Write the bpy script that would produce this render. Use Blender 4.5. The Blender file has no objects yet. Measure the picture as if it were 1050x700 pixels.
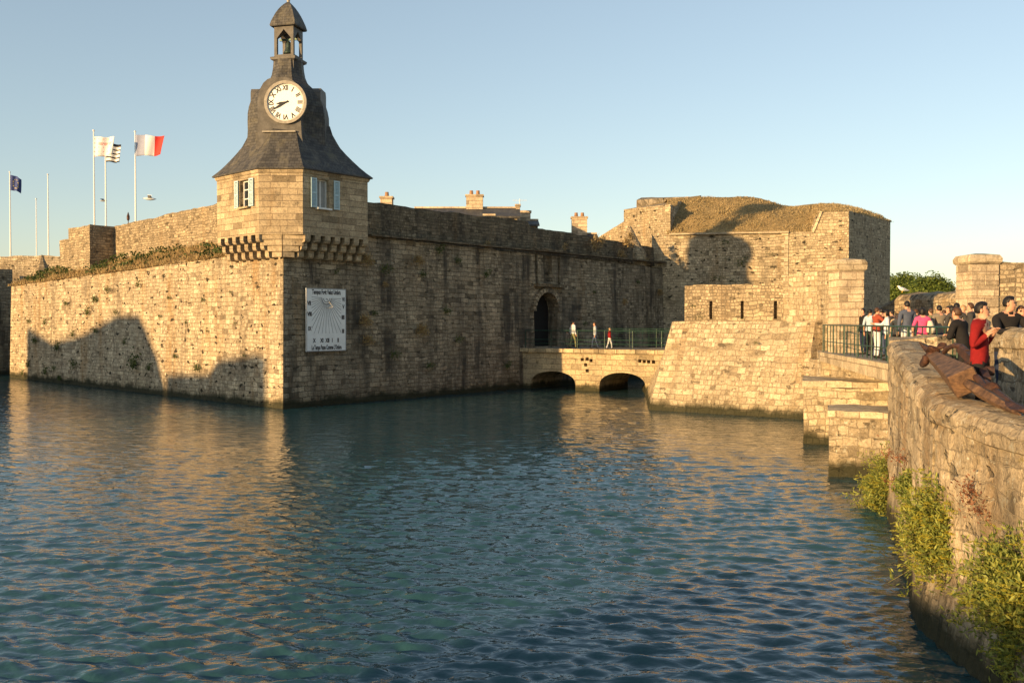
import bpy, bmesh, math, random
import numpy as np
from mathutils import Vector, Matrix, noise as mnoise
random.seed(7); rng = np.random.default_rng(5)
S = bpy.context.scene; C = S.collection; PI = math.pi; R = math.radians
# ------------------------------------------------------------------ camera
H = 4.3; F = 1000.0; TH = math.atan(20/1000.0)
cam = bpy.data.cameras.new('camera'); co = bpy.data.objects.new('camera', cam); C.objects.link(co)
co.location = (0, 0, H); co.rotation_euler = (PI/2-TH, 0, 0)
cam.sensor_width = 36; cam.lens = 36*F/1050; cam.clip_end = 6000; cam.clip_start = .1
S.camera = co
# ------------------------------------------------------------------ light
SAZ = R(47.6); SEL = R(8.3)                       # the sunlight travels towards this azimuth (from +Y to +X)
D = Vector((math.sin(SAZ), math.cos(SAZ), 0)); TE = math.tan(SEL)
w = bpy.data.worlds.new('World'); S.world = w; w.use_nodes = True
nt = w.node_tree; bg = nt.nodes['Background']
sky = nt.nodes.new('ShaderNodeTexSky'); sky.sky_type = 'NISHITA'; sky.sun_disc = False
sky.sun_elevation = SEL; sky.sun_rotation = SAZ+PI; sky.air_density = 1.0; sky.dust_density = .5; sky.ozone_density = 1.6
hs = nt.nodes.new('ShaderNodeHueSaturation'); hs.inputs['Saturation'].default_value = .86; hs.inputs['Value'].default_value = 1.05
nt.links.new(sky.outputs[0], hs.inputs['Color']); gm = nt.nodes.new('ShaderNodeGamma'); gm.inputs[1].default_value = .78; nt.links.new(hs.outputs[0], gm.inputs[0]); nt.links.new(gm.outputs[0], bg.inputs[0]); bg.inputs[1].default_value = .15
sl = bpy.data.lights.new('sun', 'SUN'); sl.energy = 4.7; sl.angle = R(.55); sl.color = (1, .655, .305)
so = bpy.data.objects.new('sun', sl); C.objects.link(so)
dv = Vector((D.x*math.cos(SEL), D.y*math.cos(SEL), -math.sin(SEL)))
so.rotation_euler = dv.to_track_quat('-Z', 'Y').to_euler()
S.view_settings.view_transform = 'Standard'; S.view_settings.look = 'None'
S.view_settings.exposure = 0.92; S.view_settings.gamma = 1
# ------------------------------------------------------------------ geometry helpers
def ray(px, py):
    cx = (px-525)/F; cy = (350-py)/F
    return Vector((cx, math.cos(TH)+cy*math.sin(TH), -math.sin(TH)+cy*math.cos(TH)))
O = Vector((0, 0, H))
def at(px, py, Y):                 # point seen at a pixel at depth Y
    r = ray(px, py); return O + r*(Y/r.y)
def onz(px, py, z=0):
    r = ray(px, py); return O + r*((z-H)/r.z)
def hit(px, py, P, d):             # point on a vertical plane through P along d
    r = ray(px, py); n = Vector((d[1], -d[0], 0)); P = Vector((P[0], P[1], 0))
    t = (P-O).dot(n)/r.dot(n); return O + r*t
def v2(p): return Vector((p[0], p[1], 0))
M = {}
def uvmap(me, off=0.0, keepscale=1.0):
    uv = me.uv_layers.new(name='uv') if not me.uv_layers else me.uv_layers[0]
    cl = []
    for p in sorted(me.polygons, key=lambda p: -p.area)[:4000]:
        n = p.normal
        if abs(n.z) > .62: continue
        a = math.atan2(n.y, n.x)
        for c in cl:
            if abs((a-c[0]+PI) % (2*PI)-PI) < R(24): c[1] += Vector((n.x, n.y, 0))*p.area; break
        else: cl.append([a, Vector((n.x, n.y, 0))*p.area])
    dirs = [c[1].normalized() for c in cl if c[1].length > 0] or [Vector((0, -1, 0))]
    for p in me.polygons:
        n = p.normal
        if abs(n.z) > .62: a, b = Vector((1, 0, 0)), Vector((0, 1, 0))
        else:
            m_ = max(dirs, key=lambda q: q.dot(n)); a = Vector((-m_.y, m_.x, 0)); b = Vector((0, 0, 1))
        for li in p.loop_indices:
            c = me.vertices[me.loops[li].vertex_index].co
            uv.data[li].uv = (c.dot(a)+off, c.dot(b))
def obj(name, bm, m=None, parent=None, smooth=False, uv=True, mats=None):
    if isinstance(bm, bpy.types.Mesh): me = bm
    else:
        me = bpy.data.meshes.new(name); bm.normal_update(); bm.to_mesh(me); bm.free()
    me.name = name
    o = bpy.data.objects.new(name, me); C.objects.link(o)
    for k in (mats or ([m] if m else [])): me.materials.append(M[k])
    if smooth:
        for p in me.polygons: p.use_smooth = True
    if uv: uvmap(me)
    if parent is not None:
        o.parent = parent
        if parent.type == 'EMPTY' or parent.location.length: o.matrix_parent_inverse = pinv(parent)
    return o
def pinv(p):
    m = Matrix.LocRotScale(p.location, p.rotation_euler, p.scale)
    if p.parent is not None: m = pworld(p.parent) @ p.matrix_parent_inverse @ m
    return m.inverted()
def pworld(p):
    m = Matrix.LocRotScale(p.location, p.rotation_euler, p.scale)
    if p.parent is not None: m = pworld(p.parent) @ p.matrix_parent_inverse @ m
    return m
def tag(o, label, cat, group=None, kind=None):
    if label: o['label'] = label
    if cat: o['category'] = cat
    if group: o['group'] = group
    if kind: o['kind'] = kind
    return o
def thing(name, label, cat, loc=(0, 0, 0), group=None):
    o = bpy.data.objects.new(name, None); C.objects.link(o); o.location = loc; o.empty_display_size = .2
    return tag(o, label, cat, group)
def B(): return bmesh.new()
def box(bm, c, s, ax=None, rz=0):
    c = Vector(c)
    if ax is None: ax = (Vector((math.cos(rz), math.sin(rz), 0)), Vector((-math.sin(rz), math.cos(rz), 0)), Vector((0, 0, 1)))
    vs = [bm.verts.new(c+ax[0]*i*s[0]/2+ax[1]*j*s[1]/2+ax[2]*k*s[2]/2) for i in (-1, 1) for j in (-1, 1) for k in (-1, 1)]
    for f in ((0, 1, 3, 2), (4, 6, 7, 5), (0, 4, 5, 1), (2, 3, 7, 6), (0, 2, 6, 4), (1, 5, 7, 3)): bm.faces.new([vs[i] for i in f])
    bmesh.ops.recalc_face_normals(bm, faces=bm.faces); return bm
def loft(bm, rings, cap0=True, cap1=True, closed=True):
    rv = [[bm.verts.new(p) for p in r] for r in rings]; n = len(rv[0])
    for a, b in zip(rv, rv[1:]):
        for i in range(n if closed else n-1):
            j = (i+1) % n; bm.faces.new((a[i], a[j], b[j], b[i]))
    if cap0: bm.faces.new(rv[0][::-1])
    if cap1: bm.faces.new(rv[-1])
    bmesh.ops.recalc_face_normals(bm, faces=bm.faces); return bm
def circ(c, r, n=10, a=None, b=None):
    a = a or Vector((1, 0, 0)); b = b or Vector((0, 1, 0)); c = Vector(c)
    return [c+a*math.cos(2*PI*i/n)*r+b*math.sin(2*PI*i/n)*r for i in range(n)]
def tube(bm, pts, rad, n=8):
    pts = [Vector(p) for p in pts]; rad = rad if hasattr(rad, '__len__') else [rad]*len(pts); rings = []
    for i, p in enumerate(pts):
        t = (pts[min(i+1, len(pts)-1)]-pts[max(i-1, 0)]).normalized()
        a = t.cross(Vector((0, 0, 1)) if abs(t.z) < .9 else Vector((1, 0, 0))).normalized(); b = t.cross(a)
        rings.append(circ(p, rad[i], n, a, b))
    return loft(bm, rings)
def prism(bm, poly, z0, z1):
    return loft(bm, [[Vector((p[0], p[1], z0)) for p in poly], [Vector((p[0], p[1], z1)) for p in poly]])
def slab_poly(bm, pts, off):         # planar polygon extruded by off
    return loft(bm, [[Vector(p) for p in pts], [Vector(p)+Vector(off) for p in pts]])
def nz(p, s, k=0): return mnoise.noise(Vector((p[0]*s+k, p[1]*s-k, p[2]*s+2*k)))
def slab(P, Q, th, z0, zt, step=.45, batter=0, jit=.035, topj=.05, side=1, seed=0, round_top=0, m0=0, m1=0):
    """a wall from P to Q (outer face on the line at z0), thickness th inwards; zt = top height or f(s)"""
    P, Q = v2(P), v2(Q); L = (Q-P).length; d = (Q-P)/L; n = Vector((d.y, -d.x, 0))*side
    f = zt if callable(zt) else (lambda s: zt)
    nu = max(2, int(L/step)); hmax = max(f(L*i/nu) for i in range(nu+1))-z0; nv = max(2, int(hmax/step))
    bm = B(); Fv = []; Bv = []
    for i in range(nu+1):
        s = L*i/nu; top = f(s)+nz((s, seed, 0), .55)*topj*1.6+nz((s, seed, 7), 2.1)*topj
        fr = []; bk = []
        for j in range(nv+1):
            z = z0+(top-z0)*j/nv
            e = 0 if (i in (0, nu)) else 1
            q = P+d*s-n*(batter*(z-z0)/max(hmax, .1))+n*jit*e*(nz((s, z, seed), .8)+.7*nz((s, z, seed+9), 2.3))
            if round_top and j == nv: q -= n*round_top*.6
            fr.append(bm.verts.new((q.x, q.y, z-(round_top*.5 if (round_top and j == nv) else 0))))
            fr[-1].co.x += d.x*batter*(z-z0)/max(hmax, .1)*((m0*(1-s/L))-m1*s/L); fr[-1].co.y += d.y*batter*(z-z0)/max(hmax, .1)*((m0*(1-s/L))-m1*s/L)
            q = P+d*s-n*th+d*th*(m0*(1-s/L)-m1*s/L)
            bk.append(bm.verts.new((q.x, q.y, z)))
        Fv.append(fr); Bv.append(bk)
    for i in range(nu):
        for j in range(nv):
            bm.faces.new((Fv[i][j], Fv[i+1][j], Fv[i+1][j+1], Fv[i][j+1]))
            bm.faces.new((Bv[i][j], Bv[i][j+1], Bv[i+1][j+1], Bv[i+1][j]))
        bm.faces.new((Fv[i][nv], Fv[i+1][nv], Bv[i+1][nv], Bv[i][nv])); bm.faces.new((Fv[i][0], Bv[i][0], Bv[i+1][0], Fv[i+1][0]))
    for j in range(nv):
        bm.faces.new((Fv[0][j], Fv[0][j+1], Bv[0][j+1], Bv[0][j])); bm.faces.new((Fv[nu][j], Bv[nu][j], Bv[nu][j+1], Fv[nu][j+1]))
    bmesh.ops.recalc_face_normals(bm, faces=bm.faces); return bm
def mesh_of(bm, name='m'):
    me = bpy.data.meshes.new(name); bm.to_mesh(me); bm.free(); return me
def boolean(bm, cutters):
    a = bpy.data.objects.new('a', mesh_of(bm)); C.objects.link(a)
    cut = []
    for k in cutters:
        b = bpy.data.objects.new('b', mesh_of(k)); C.objects.link(b); cut.append(b)
        md = a.modifiers.new('x', 'BOOLEAN'); md.operation = 'DIFFERENCE'; md.object = b; md.solver = 'EXACT'
    bpy.context.view_layer.update(); dg = bpy.context.evaluated_depsgraph_get()
    me = bpy.data.meshes.new_from_object(a.evaluated_get(dg))
    for o in [a]+cut: bpy.data.objects.remove(o)
    return me
def text_mesh(s, size, bold=0.0):
    cu = bpy.data.curves.new('t', 'FONT'); cu.body = s; cu.size = size; cu.align_x = 'CENTER'; cu.align_y = 'CENTER'
    cu.resolution_u = 2; cu.offset = bold
    o = bpy.data.objects.new('t', cu); C.objects.link(o); bpy.context.view_layer.update()
    me = bpy.data.meshes.new_from_object(o.evaluated_get(bpy.context.evaluated_depsgraph_get()))
    bpy.data.objects.remove(o); return me
def put_text(bm, s, size, origin, X, Y, x=0, y=0, rot=0, sx=1.0, bold=0.0):
    me = text_mesh(s, size, bold); n = X.cross(Y)
    mt = Matrix((X, Y, n)).transposed().to_4x4(); mt.translation = Vector(origin)
    mt = mt @ Matrix.Translation((x, y, 0)) @ Matrix.Rotation(rot, 4, 'Z') @ Matrix.Diagonal((sx, 1, 1, 1))
    me.transform(mt); bm.from_mesh(me); return bm
# ------------------------------------------------------------------ materials
class N:
    def __init__(s, name):
        m = bpy.data.materials.new(name); m.use_nodes = True; M[name] = m; s.t = m.node_tree
        s.b = s.t.nodes['Principled BSDF']; s.tc = None
    def n(s, kind, **kw):
        x = s.t.nodes.new('ShaderNode'+kind)
        for k, v in kw.items():
            if k.startswith('i_'):
                key = k[2:]; key = int(key) if key.isdigit() else key.replace('_', ' ')
                s.set(x.inputs[key], v)
            else: setattr(x, k, v)
        return x
    def set(s, inp, v):
        if isinstance(v, bpy.types.NodeSocket): s.t.links.new(v, inp)
        elif hasattr(v, '__len__') and len(v) == 3 and inp.type == 'RGBA': inp.default_value = (*v, 1)
        else: inp.default_value = v
    def coord(s, k='Object'):
        if s.tc is None: s.tc = s.n('TexCoord')
        return s.tc.outputs[k]
    def map(s, vec, sc=(1, 1, 1), loc=(0, 0, 0)):
        return s.n('Mapping', i_Vector=vec, i_Scale=sc, i_Location=loc).outputs[0]
    def noise(s, vec, sc, det=4, rough=.55, dist=0): return s.n('TexNoise', i_Vector=vec, i_Scale=sc, i_Detail=det, i_Roughness=rough, i_Distortion=dist)
    def ramp(s, f, pts):
        r = s.n('ValToRGB', i_0=f); e = r.color_ramp.elements
        while len(e) < len(pts): e.new(.5)
        for a, (p, c) in zip(e, pts):
            a.position = p; a.color = (c, c, c, 1) if not hasattr(c, '__len__') else (*c, 1)
        return r.outputs[0]
    def mix(s, f, a, b, mode='MIX'):
        x = s.n('Mix', data_type='RGBA', blend_type=mode); s.set(x.inputs[0], f); s.set(x.inputs[6], a); s.set(x.inputs[7], b); return x.outputs[2]
    def math(s, op, a, b=0, clamp=False):
        x = s.n('Math', operation=op, use_clamp=clamp); s.set(x.inputs[0], a); s.set(x.inputs[1], b); return x.outputs[0]
    def vadd(s, a, b, op='ADD'):
        x = s.n('VectorMath', operation=op); s.set(x.inputs[0], a); s.set(x.inputs[1], b); return x.outputs[0]
    def vscale(s, a, k):
        x = s.n('VectorMath', operation='SCALE'); s.set(x.inputs[0], a); s.set(x.inputs['Scale'], k); return x.outputs[0]
    def bump(s, h, st=.5, d=.05): s.set(s.b.inputs['Normal'], s.n('Bump', i_Height=h, i_Strength=st, i_Distance=d).outputs[0])
    def out(s, col=None, rough=None, metal=None, spec=None):
        if col is not None: s.set(s.b.inputs['Base Color'], col)
        if rough is not None: s.set(s.b.inputs['Roughness'], rough)
        if metal is not None: s.set(s.b.inputs['Metallic'], metal)
        if spec is not None: s.set(s.b.inputs['Specular IOR Level'], spec)
def stone(name, bw, bh, ca, cb, cm, rubble=0.0, stain=.5, mort=.016, dist=.06, patch=.5, bumpd=.05, algae=True, lich=.3, pits=.6, seed=0.0, blot=1.0):
    k = N(name); uv = k.coord('UV'); ob = k.coord('Object'); uv = k.map(uv, loc=(seed*7.3, 0, 0))
    nd = k.noise(uv, .9, 2).outputs['Color']; nf = k.noise(uv, 5.0, 2).outputs['Color']
    u2 = k.vadd(uv, k.vscale(k.vadd(nd, (.5, .5, .5), 'SUBTRACT'), dist*3)); u2 = k.vadd(u2, k.vscale(k.vadd(nf, (.5, .5, .5), 'SUBTRACT'), dist*.8))
    def brick(bw, bh, off=.5, sq=1, sf=2):
        b = k.n('TexBrick', i_Vector=u2, i_Color1=(0, 0, 0), i_Color2=(1, 1, 1), i_Mortar=(.5, .5, .5), i_Scale=1, i_Mortar_Size=mort, i_Mortar_Smooth=.35, i_Bias=0, i_Brick_Width=bw, i_Row_Height=bh)
        b.offset = off; b.squash = sq; b.squash_frequency = sf; return b
    b1 = brick(bw, bh, .43, 1.35, 3); b2 = brick(bw*.63, bh*.82, .37, .7, 2)
    pm = k.ramp(k.noise(uv, .28, 3, .6).outputs[0], [(.5-.02, 0), (.53, 1)]) if patch else 0.0
    bc = k.mix(pm, b1.outputs[0], b2.outputs[0]); bf = k.mix(pm, b1.outputs[1], b2.outputs[1])
    if rubble:
        vv = k.map(u2, sc=(1/(bw*.75), 1/(bh*.95), 1)); vo = k.n('TexVoronoi', distance='CHEBYCHEV', i_Vector=vv, i_Scale=1.0, i_Randomness=.8); vo.voronoi_dimensions = '2D'
        ve = k.n('TexVoronoi', feature='F2', distance='CHEBYCHEV', i_Vector=vv, i_Scale=1.0, i_Randomness=.8); ve.voronoi_dimensions = '2D'
        vm = k.ramp(k.math('SUBTRACT', ve.outputs[0], vo.outputs[0]), [(.03, 1), (.11, 0)]); vc = k.n('SeparateColor', i_0=vo.outputs[1]).outputs[0]
        rm = 1.0 if rubble >= 1 else k.ramp(k.noise(uv, .35, 3, .7).outputs[0], [(.62-.3*rubble, 0), (.66-.3*rubble, 1)])
        bc = k.mix(rm, bc, vc); bf = k.mix(rm, bf, vm)
    c = k.ramp(bc, [(0, tuple(x*.55 for x in cb)), (.14, cb), (.5, tuple((x+y)/2 for x, y in zip(ca, cb))), (.85, ca), (1, tuple(min(.75, x*1.18) for x in ca))])
    n1 = k.noise(ob, 1.7, 6, .65).outputs[0]; n2 = k.noise(ob, 11, 5, .7).outputs[0]; n3 = k.noise(ob, .23, 4, .6).outputs[0]
    c = k.mix(1.0, c, k.ramp(n1, [(.25, .62), (.5, 1.0), (.8, 1.28)]), 'MULTIPLY')
    c = k.mix(.9, c, k.ramp(n2, [(.3, .6), (.5, 1.0), (.75, 1.3)]), 'MULTIPLY')
    c = k.mix(.8, c, k.ramp(n3, [(.3, (.8, .78, .76)), (.6, (1.1, 1.06, .98))]), 'MULTIPLY')
    n4 = k.noise(ob, 27, 4, .75).outputs[0]; n5 = k.noise(k.map(ob, loc=(9, 3, 1)), 4.5, 6, .72).outputs[0]
    c = k.mix(.85, c, k.ramp(n4, [(.3, .5), (.48, 1.0), (.7, 1.25)]), 'MULTIPLY')
    c = k.mix(k.math('MULTIPLY', k.ramp(n5, [(.56, 0), (.64, 1)]), .5*blot), c, (.1, .08, .055))
    oc = k.ramp(k.noise(k.map(uv, sc=(.55, .09, 1), loc=(4, 4, 0)), 1.0, 6, .7).outputs[0], [(.54, 0), (.66, 1)])
    c = k.mix(k.math('MULTIPLY', oc, .45*blot), c, (.3, .18, .075))
    # lichen / pale patches
    ln = k.ramp(k.noise(ob, 3.1, 5, .75).outputs[0], [(.6, 0), (.68, 1)])
    c = k.mix(k.math('MULTIPLY', ln, lich), c, (.47, .44, .34))
    ln = k.ramp(k.noise(k.map(ob, loc=(31, 7, 3)), 4.3, 5, .75).outputs[0], [(.6, 0), (.7, 1)])
    c = k.mix(k.math('MULTIPLY', ln, lich*.9), c, (.26, .2, .08))
    ln = k.ramp(k.noise(k.map(ob, loc=(3, 17, 5)), 8.5, 4, .7).outputs[0], [(.61, 0), (.66, 1)])
    c = k.mix(k.math('MULTIPLY', ln, lich*1.1, True), c, (.56, .52, .4))
    # damp vertical runs
    st = k.ramp(k.noise(k.map(uv, sc=(.8, .085, 1)), 1.0, 6, .68).outputs[0], [(.58-.14*stain, 0), (.72-.14*stain, 1)])
    st = k.math('MULTIPLY', st, k.ramp(k.noise(uv, .35, 3).outputs[0], [(.35, .2), (.58, 1)]))
    c = k.mix(k.math('MULTIPLY', st, stain*.9), c, (.045, .04, .034))
    # mortar joints and missing stones
    jm = k.math('MULTIPLY', bf, k.ramp(k.noise(ob, 2.3, 3).outputs[0], [(.35, .45), (.6, 1)]))
    c = k.mix(jm, c, cm)
    pt = k.ramp(k.noise(k.map(uv, sc=(1, 1.7, 1)), 1.9, 3, .5).outputs[0], [(.63, 0), (.665, 1)])
    pt = k.math('MULTIPLY', pt, pits)
    c = k.mix(pt, c, (.05, .042, .028))
    if algae:
        z = k.n('SeparateXYZ', i_0=k.n('NewGeometry').outputs['Position']).outputs[2]
        z = k.math('ADD', z, k.math('MULTIPLY', k.math('SUBTRACT', k.noise(k.map(ob, sc=(1, 1, .4)), .8, 5, .7).outputs[0], .25), -.9))
        c = k.mix(k.ramp(z, [(.0, .92), (.12, .6), (.25, 0)]), c, (.04, .043, .024))
        c = k.mix(k.ramp(k.math('MULTIPLY', z, .5), [(.02, .6), (.34, 0)]), c, (.42, .42, .36), 'MULTIPLY')
    h = k.math('SUBTRACT', k.math('MULTIPLY', n2, .55), bf); h = k.math('ADD', h, k.math('MULTIPLY', n1, .5)); h = k.math('ADD', h, k.math('MULTIPLY', bc, .35)); h = k.math('ADD', h, k.math('MULTIPLY', n4, .3)); h = k.math('SUBTRACT', h, k.math('MULTIPLY', pt, 1.2))
    k.bump(h, .9, bumpd); k.out(c, .93, spec=.15); return k
TAN = (.40, .315, .2); TAN2 = (.27, .215, .145); MOR = (.1, .08, .055)
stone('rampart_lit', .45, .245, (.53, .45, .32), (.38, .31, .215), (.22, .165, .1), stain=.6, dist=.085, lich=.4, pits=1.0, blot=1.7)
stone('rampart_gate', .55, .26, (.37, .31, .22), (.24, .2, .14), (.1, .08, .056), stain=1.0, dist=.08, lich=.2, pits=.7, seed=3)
stone('ashlar', .85, .31, (.43, .35, .235), (.35, .28, .185), (.2, .15, .1), stain=.25, dist=.015, patch=0, algae=False, lich=.12, mort=.012, pits=.25, seed=5, blot=.55)
stone('rubble', .36, .19, (.43, .35, .235), (.28, .225, .15), (.17, .135, .09), rubble=.0, stain=.4, dist=.11, algae=False, seed=8, mort=.02)
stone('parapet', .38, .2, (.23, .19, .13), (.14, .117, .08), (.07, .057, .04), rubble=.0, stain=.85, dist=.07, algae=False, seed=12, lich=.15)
stone('outwork', .46, .27, (.5, .42, .29), (.37, .3, .2), (.27, .21, .135), rubble=.0, stain=.35, dist=.1, lich=.6, seed=15)
stone('fort', .4, .24, (.46, .38, .26), (.33, .27, .18), (.21, .165, .105), rubble=.0, stain=.4, dist=.09, algae=False, pits=1, lich=.25, seed=19)
stone('bridge', .7, .33, (.47, .38, .24), (.38, .31, .2), (.25, .19, .12), rubble=0, stain=.3, dist=.03, patch=0, lich=.2, pits=.35, seed=22)
stone('quay', .62, .33, (.46, .38, .265), (.33, .27, .185), (.26, .21, .14), rubble=.0, stain=.7, dist=.14, lich=.95, mort=.012, bumpd=.07, blot=1.5, seed=26)
stone('coping', 1.1, .8, (.34, .3, .22), (.24, .21, .155), (.09, .075, .05), stain=.2, dist=.05, patch=0, lich=.55, mort=.025, algae=False, seed=30)
stone('pale_block', .62, .33, (.55, .46, .32), (.47, .39, .27), (.22, .16, .1), stain=.05, dist=.01, patch=0, algae=False, lich=.1, pits=0, mort=.014, seed=33, blot=.3)
stone('chimney_stone', .6, .3, (.55, .45, .32), (.5, .41, .29), (.3, .22, .15), stain=.1, dist=.02, patch=0, algae=False, lich=.1, pits=0, seed=36, blot=.35)
def simple(name, col, rough=.8, metal=0, var=.25, sc=6, bump=0.0, spec=.3):
    k = N(name); n = k.noise(k.coord(), sc, 5, .65).outputs[0]
    c = k.mix(1.0, col, k.ramp(n, [(.28, 1-var), (.72, 1+var)]), 'MULTIPLY')
    if bump: k.bump(n, .6, bump)
    k.out(c, rough, metal, spec); return k
k = N('slate'); uv = k.coord('UV')
b = k.n('TexBrick', i_Vector=uv, i_Color1=(.04, .039, .038), i_Color2=(.082, .078, .072), i_Mortar=(.025, .023, .02), i_Scale=1, i_Mortar_Size=.009, i_Brick_Width=.24, i_Row_Height=.15)
n = k.noise(k.coord(), 1.6, 6, .7); n2 = k.noise(k.map(uv, sc=(2.2, .35, 1)), 1.5, 5, .7)
c = k.mix(k.ramp(n.outputs[0], [(.5, 0), (.7, .6)]), b.outputs[0], (.16, .14, .09)); c = k.mix(k.ramp(n2.outputs[0], [(.52, 0), (.7, .6)]), c, (.17, .155, .125))
k.bump(k.math('SUBTRACT', k.noise(k.coord(), 9, 3).outputs[0], b.outputs[1]), .6, .02); k.out(c, .7, spec=.35)
simple('lead', (.095, .088, .078), .6, 0, .45, 3, .01); simple('lead_pale', (.3, .27, .22), .6, 0, .3, 5)
simple('white_paint', (.78, .76, .7), .5, var=.06); simple('dial_white', (.85, .84, .78), .45, var=.05, sc=3); simple('black_paint', (.015, .015, .017), .5, var=.1)
simple('board_white', (.74, .75, .72), .5, var=.08, sc=2.5); simple('ink', (.045, .04, .04), .6, var=.1); simple('ink_blue', (.035, .05, .09), .6, var=.1)
simple('shutter_blue', (.42, .56, .60), .55, var=.1, sc=12); simple('window_paint', (.72, .72, .68), .5, var=.05); simple('curtain', (.33, .33, .31), .8, var=.1)
k = N('glass'); k.out((.02, .025, .03), .06, spec=.8)
simple('dark', (.012, .011, .01), .95, var=.2); simple('bronze', (.05, .075, .06), .45, .6, .4, 9)
simple('green_metal', (.016, .05, .032), .45, .0, .25, 8); simple('pole', (.75, .74, .7), .4, var=.05)
simple('flag_blue', (.05, .07, .2), .85, var=.1); simple('flag_faded', (.3, .32, .42), .85, var=.06); simple('flag_pink', (.72, .42, .38), .85, var=.05); simple('flag_white', (.8, .78, .74), .85, var=.05); simple('flag_red', (.62, .05, .04), .85, var=.1); simple('flag_black', (.02, .02, .025), .85, var=.1); simple('flag_star', (.55, .45, .12), .8)
simple('gull_white', (.8, .8, .78), .7, var=.05); simple('gull_grey', (.35, .37, .4), .7, var=.1); simple('gull_beak', (.7, .45, .05), .6)
simple('tile_pot', (.3, .17, .09), .8)
k = N('rust'); n = k.noise(k.coord(), 7, 6, .7).outputs[0]
c = k.ramp(n, [(.34, (.014, .008, .006)), (.52, (.06, .024, .013)), (.72, (.15, .06, .026))]); k.bump(k.noise(k.coord(), 30, 4, .7).outputs[0], .7, .012); k.out(c, .75, .25)
k = N('timber'); n = k.noise(k.coord(), 6, 6, .7).outputs[0]; g_ = k.noise(k.map(k.coord(), sc=(1, 1, 9)), 5, 5, .7).outputs[0]
c = k.mix(.85, k.ramp(n, [(.34, (.05, .026, .014)), (.52, (.14, .073, .034)), (.72, (.25, .14, .065))]), k.ramp(g_, [(.3, .55), (.7, 1.3)]), 'MULTIPLY'); k.bump(g_, .8, .012); k.out(c, .8)
k = N('iron_dark'); n = k.noise(k.coord(), 9, 6, .7).outputs[0]
k.bump(n, .6, .01); k.out(k.ramp(n, [(.35, (.03, .02, .018)), (.65, (.11, .05, .03))]), .65, .3)
k = N('dry_grass'); o_ = k.coord()
n = k.noise(o_, .9, 6, .7).outputs[0]; n2 = k.noise(k.map(o_, sc=(1, 1, .6)), 9, 5, .75).outputs[0]
c = k.ramp(n, [(.32, (.3, .23, .1)), (.5, (.5, .35, .16)), (.7, (.6, .43, .2))]); c = k.mix(1.0, c, k.ramp(n2, [(.3, .3), (.7, 1.5)]), 'MULTIPLY'); k.bump(n2, 1.0, .3); k.out(c, .95, spec=.1)
k = N('bank'); o_ = k.coord()
n = k.noise(o_, .7, 6, .7).outputs[0]; n2 = k.noise(o_, 6, 5, .75).outputs[0]
c = k.ramp(n, [(.35, (.08, .09, .03)), (.5, (.2, .15, .07)), (.66, (.27, .19, .1))]); c = k.mix(.8, c, k.ramp(n2, [(.3, .5), (.7, 1.3)]), 'MULTIPLY'); k.bump(n2, .9, .1); k.out(c, .95, spec=.1)
k = N('paving'); n = k.noise(k.coord(), 3, 6, .7).outputs[0]; k.bump(n, .5, .02); k.out(k.ramp(n, [(.3, (.15, .125, .09)), (.7, (.27, .23, .17))]), .9)
def leafmat(name, a, b_, sss=.0):
    k = N(name); g = k.n('NewGeometry'); rnd = k.n('ObjectInfo').outputs['Random']
    n = k.noise(k.coord(), 2.5, 3).outputs[0]; x = k.math('ADD', k.math('MULTIPLY', g.outputs['Random Per Island'], .6), k.math('MULTIPLY', n, .5))
    k.out(k.mix(k.ramp(x, [(.3, 0), (.8, 1)]), a, b_), .6, spec=.25)
    tr = k.n('BsdfTranslucent'); k.set(tr.inputs[0], k.b.inputs['Base Color'].links[0].from_socket)
    ms = k.n('MixShader', i_0=.3); k.t.links.new(k.b.outputs[0], ms.inputs[1]); k.t.links.new(tr.outputs[0], ms.inputs[2])
    k.t.links.new(ms.outputs[0], k.t.nodes['Material Output'].inputs[0])
leafmat('leaf_samphire', (.1, .14, .03), (.34, .36, .08)); leafmat('flower', (.55, .48, .04), (.75, .66, .12)); leafmat('leaf_tree', (.05, .085, .018), (.16, .2, .035))
leafmat('leaf_wall', (.04, .07, .02), (.13, .16, .04)); leafmat('leaf_dry', (.3, .2, .09), (.45, .34, .16)); leafmat('leaf_mound', (.27, .21, .1), (.5, .38, .2)); leafmat('leaf_red', (.16, .06, .035), (.3, .14, .07)); simple('stem', (.14, .13, .05), .8)
simple('bark', (.1, .075, .05), .9)
# water
k = N('water'); o_ = k.coord()
n1 = k.noise(k.map(o_, sc=(.8, 1.35, 1)), 1.9, 3, .55, .5).outputs[0]; n1 = k.math('POWER', n1, 1.6); n2 = k.noise(k.map(o_, sc=(.85, 1.3, 1)), 6, 3, .6, .3).outputs[0]
hh = k.math('ADD', k.math('MULTIPLY', n1, .05), k.math('MULTIPLY', n2, .007))
bp = k.n('Bump', i_Height=hh, i_Strength=1.0, i_Distance=1.0); k.set(k.b.inputs['Normal'], bp.outputs[0])
k.out((.02, .064, .074), .02, spec=.5); k.b.inputs['IOR'].default_value = 1.48
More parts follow.
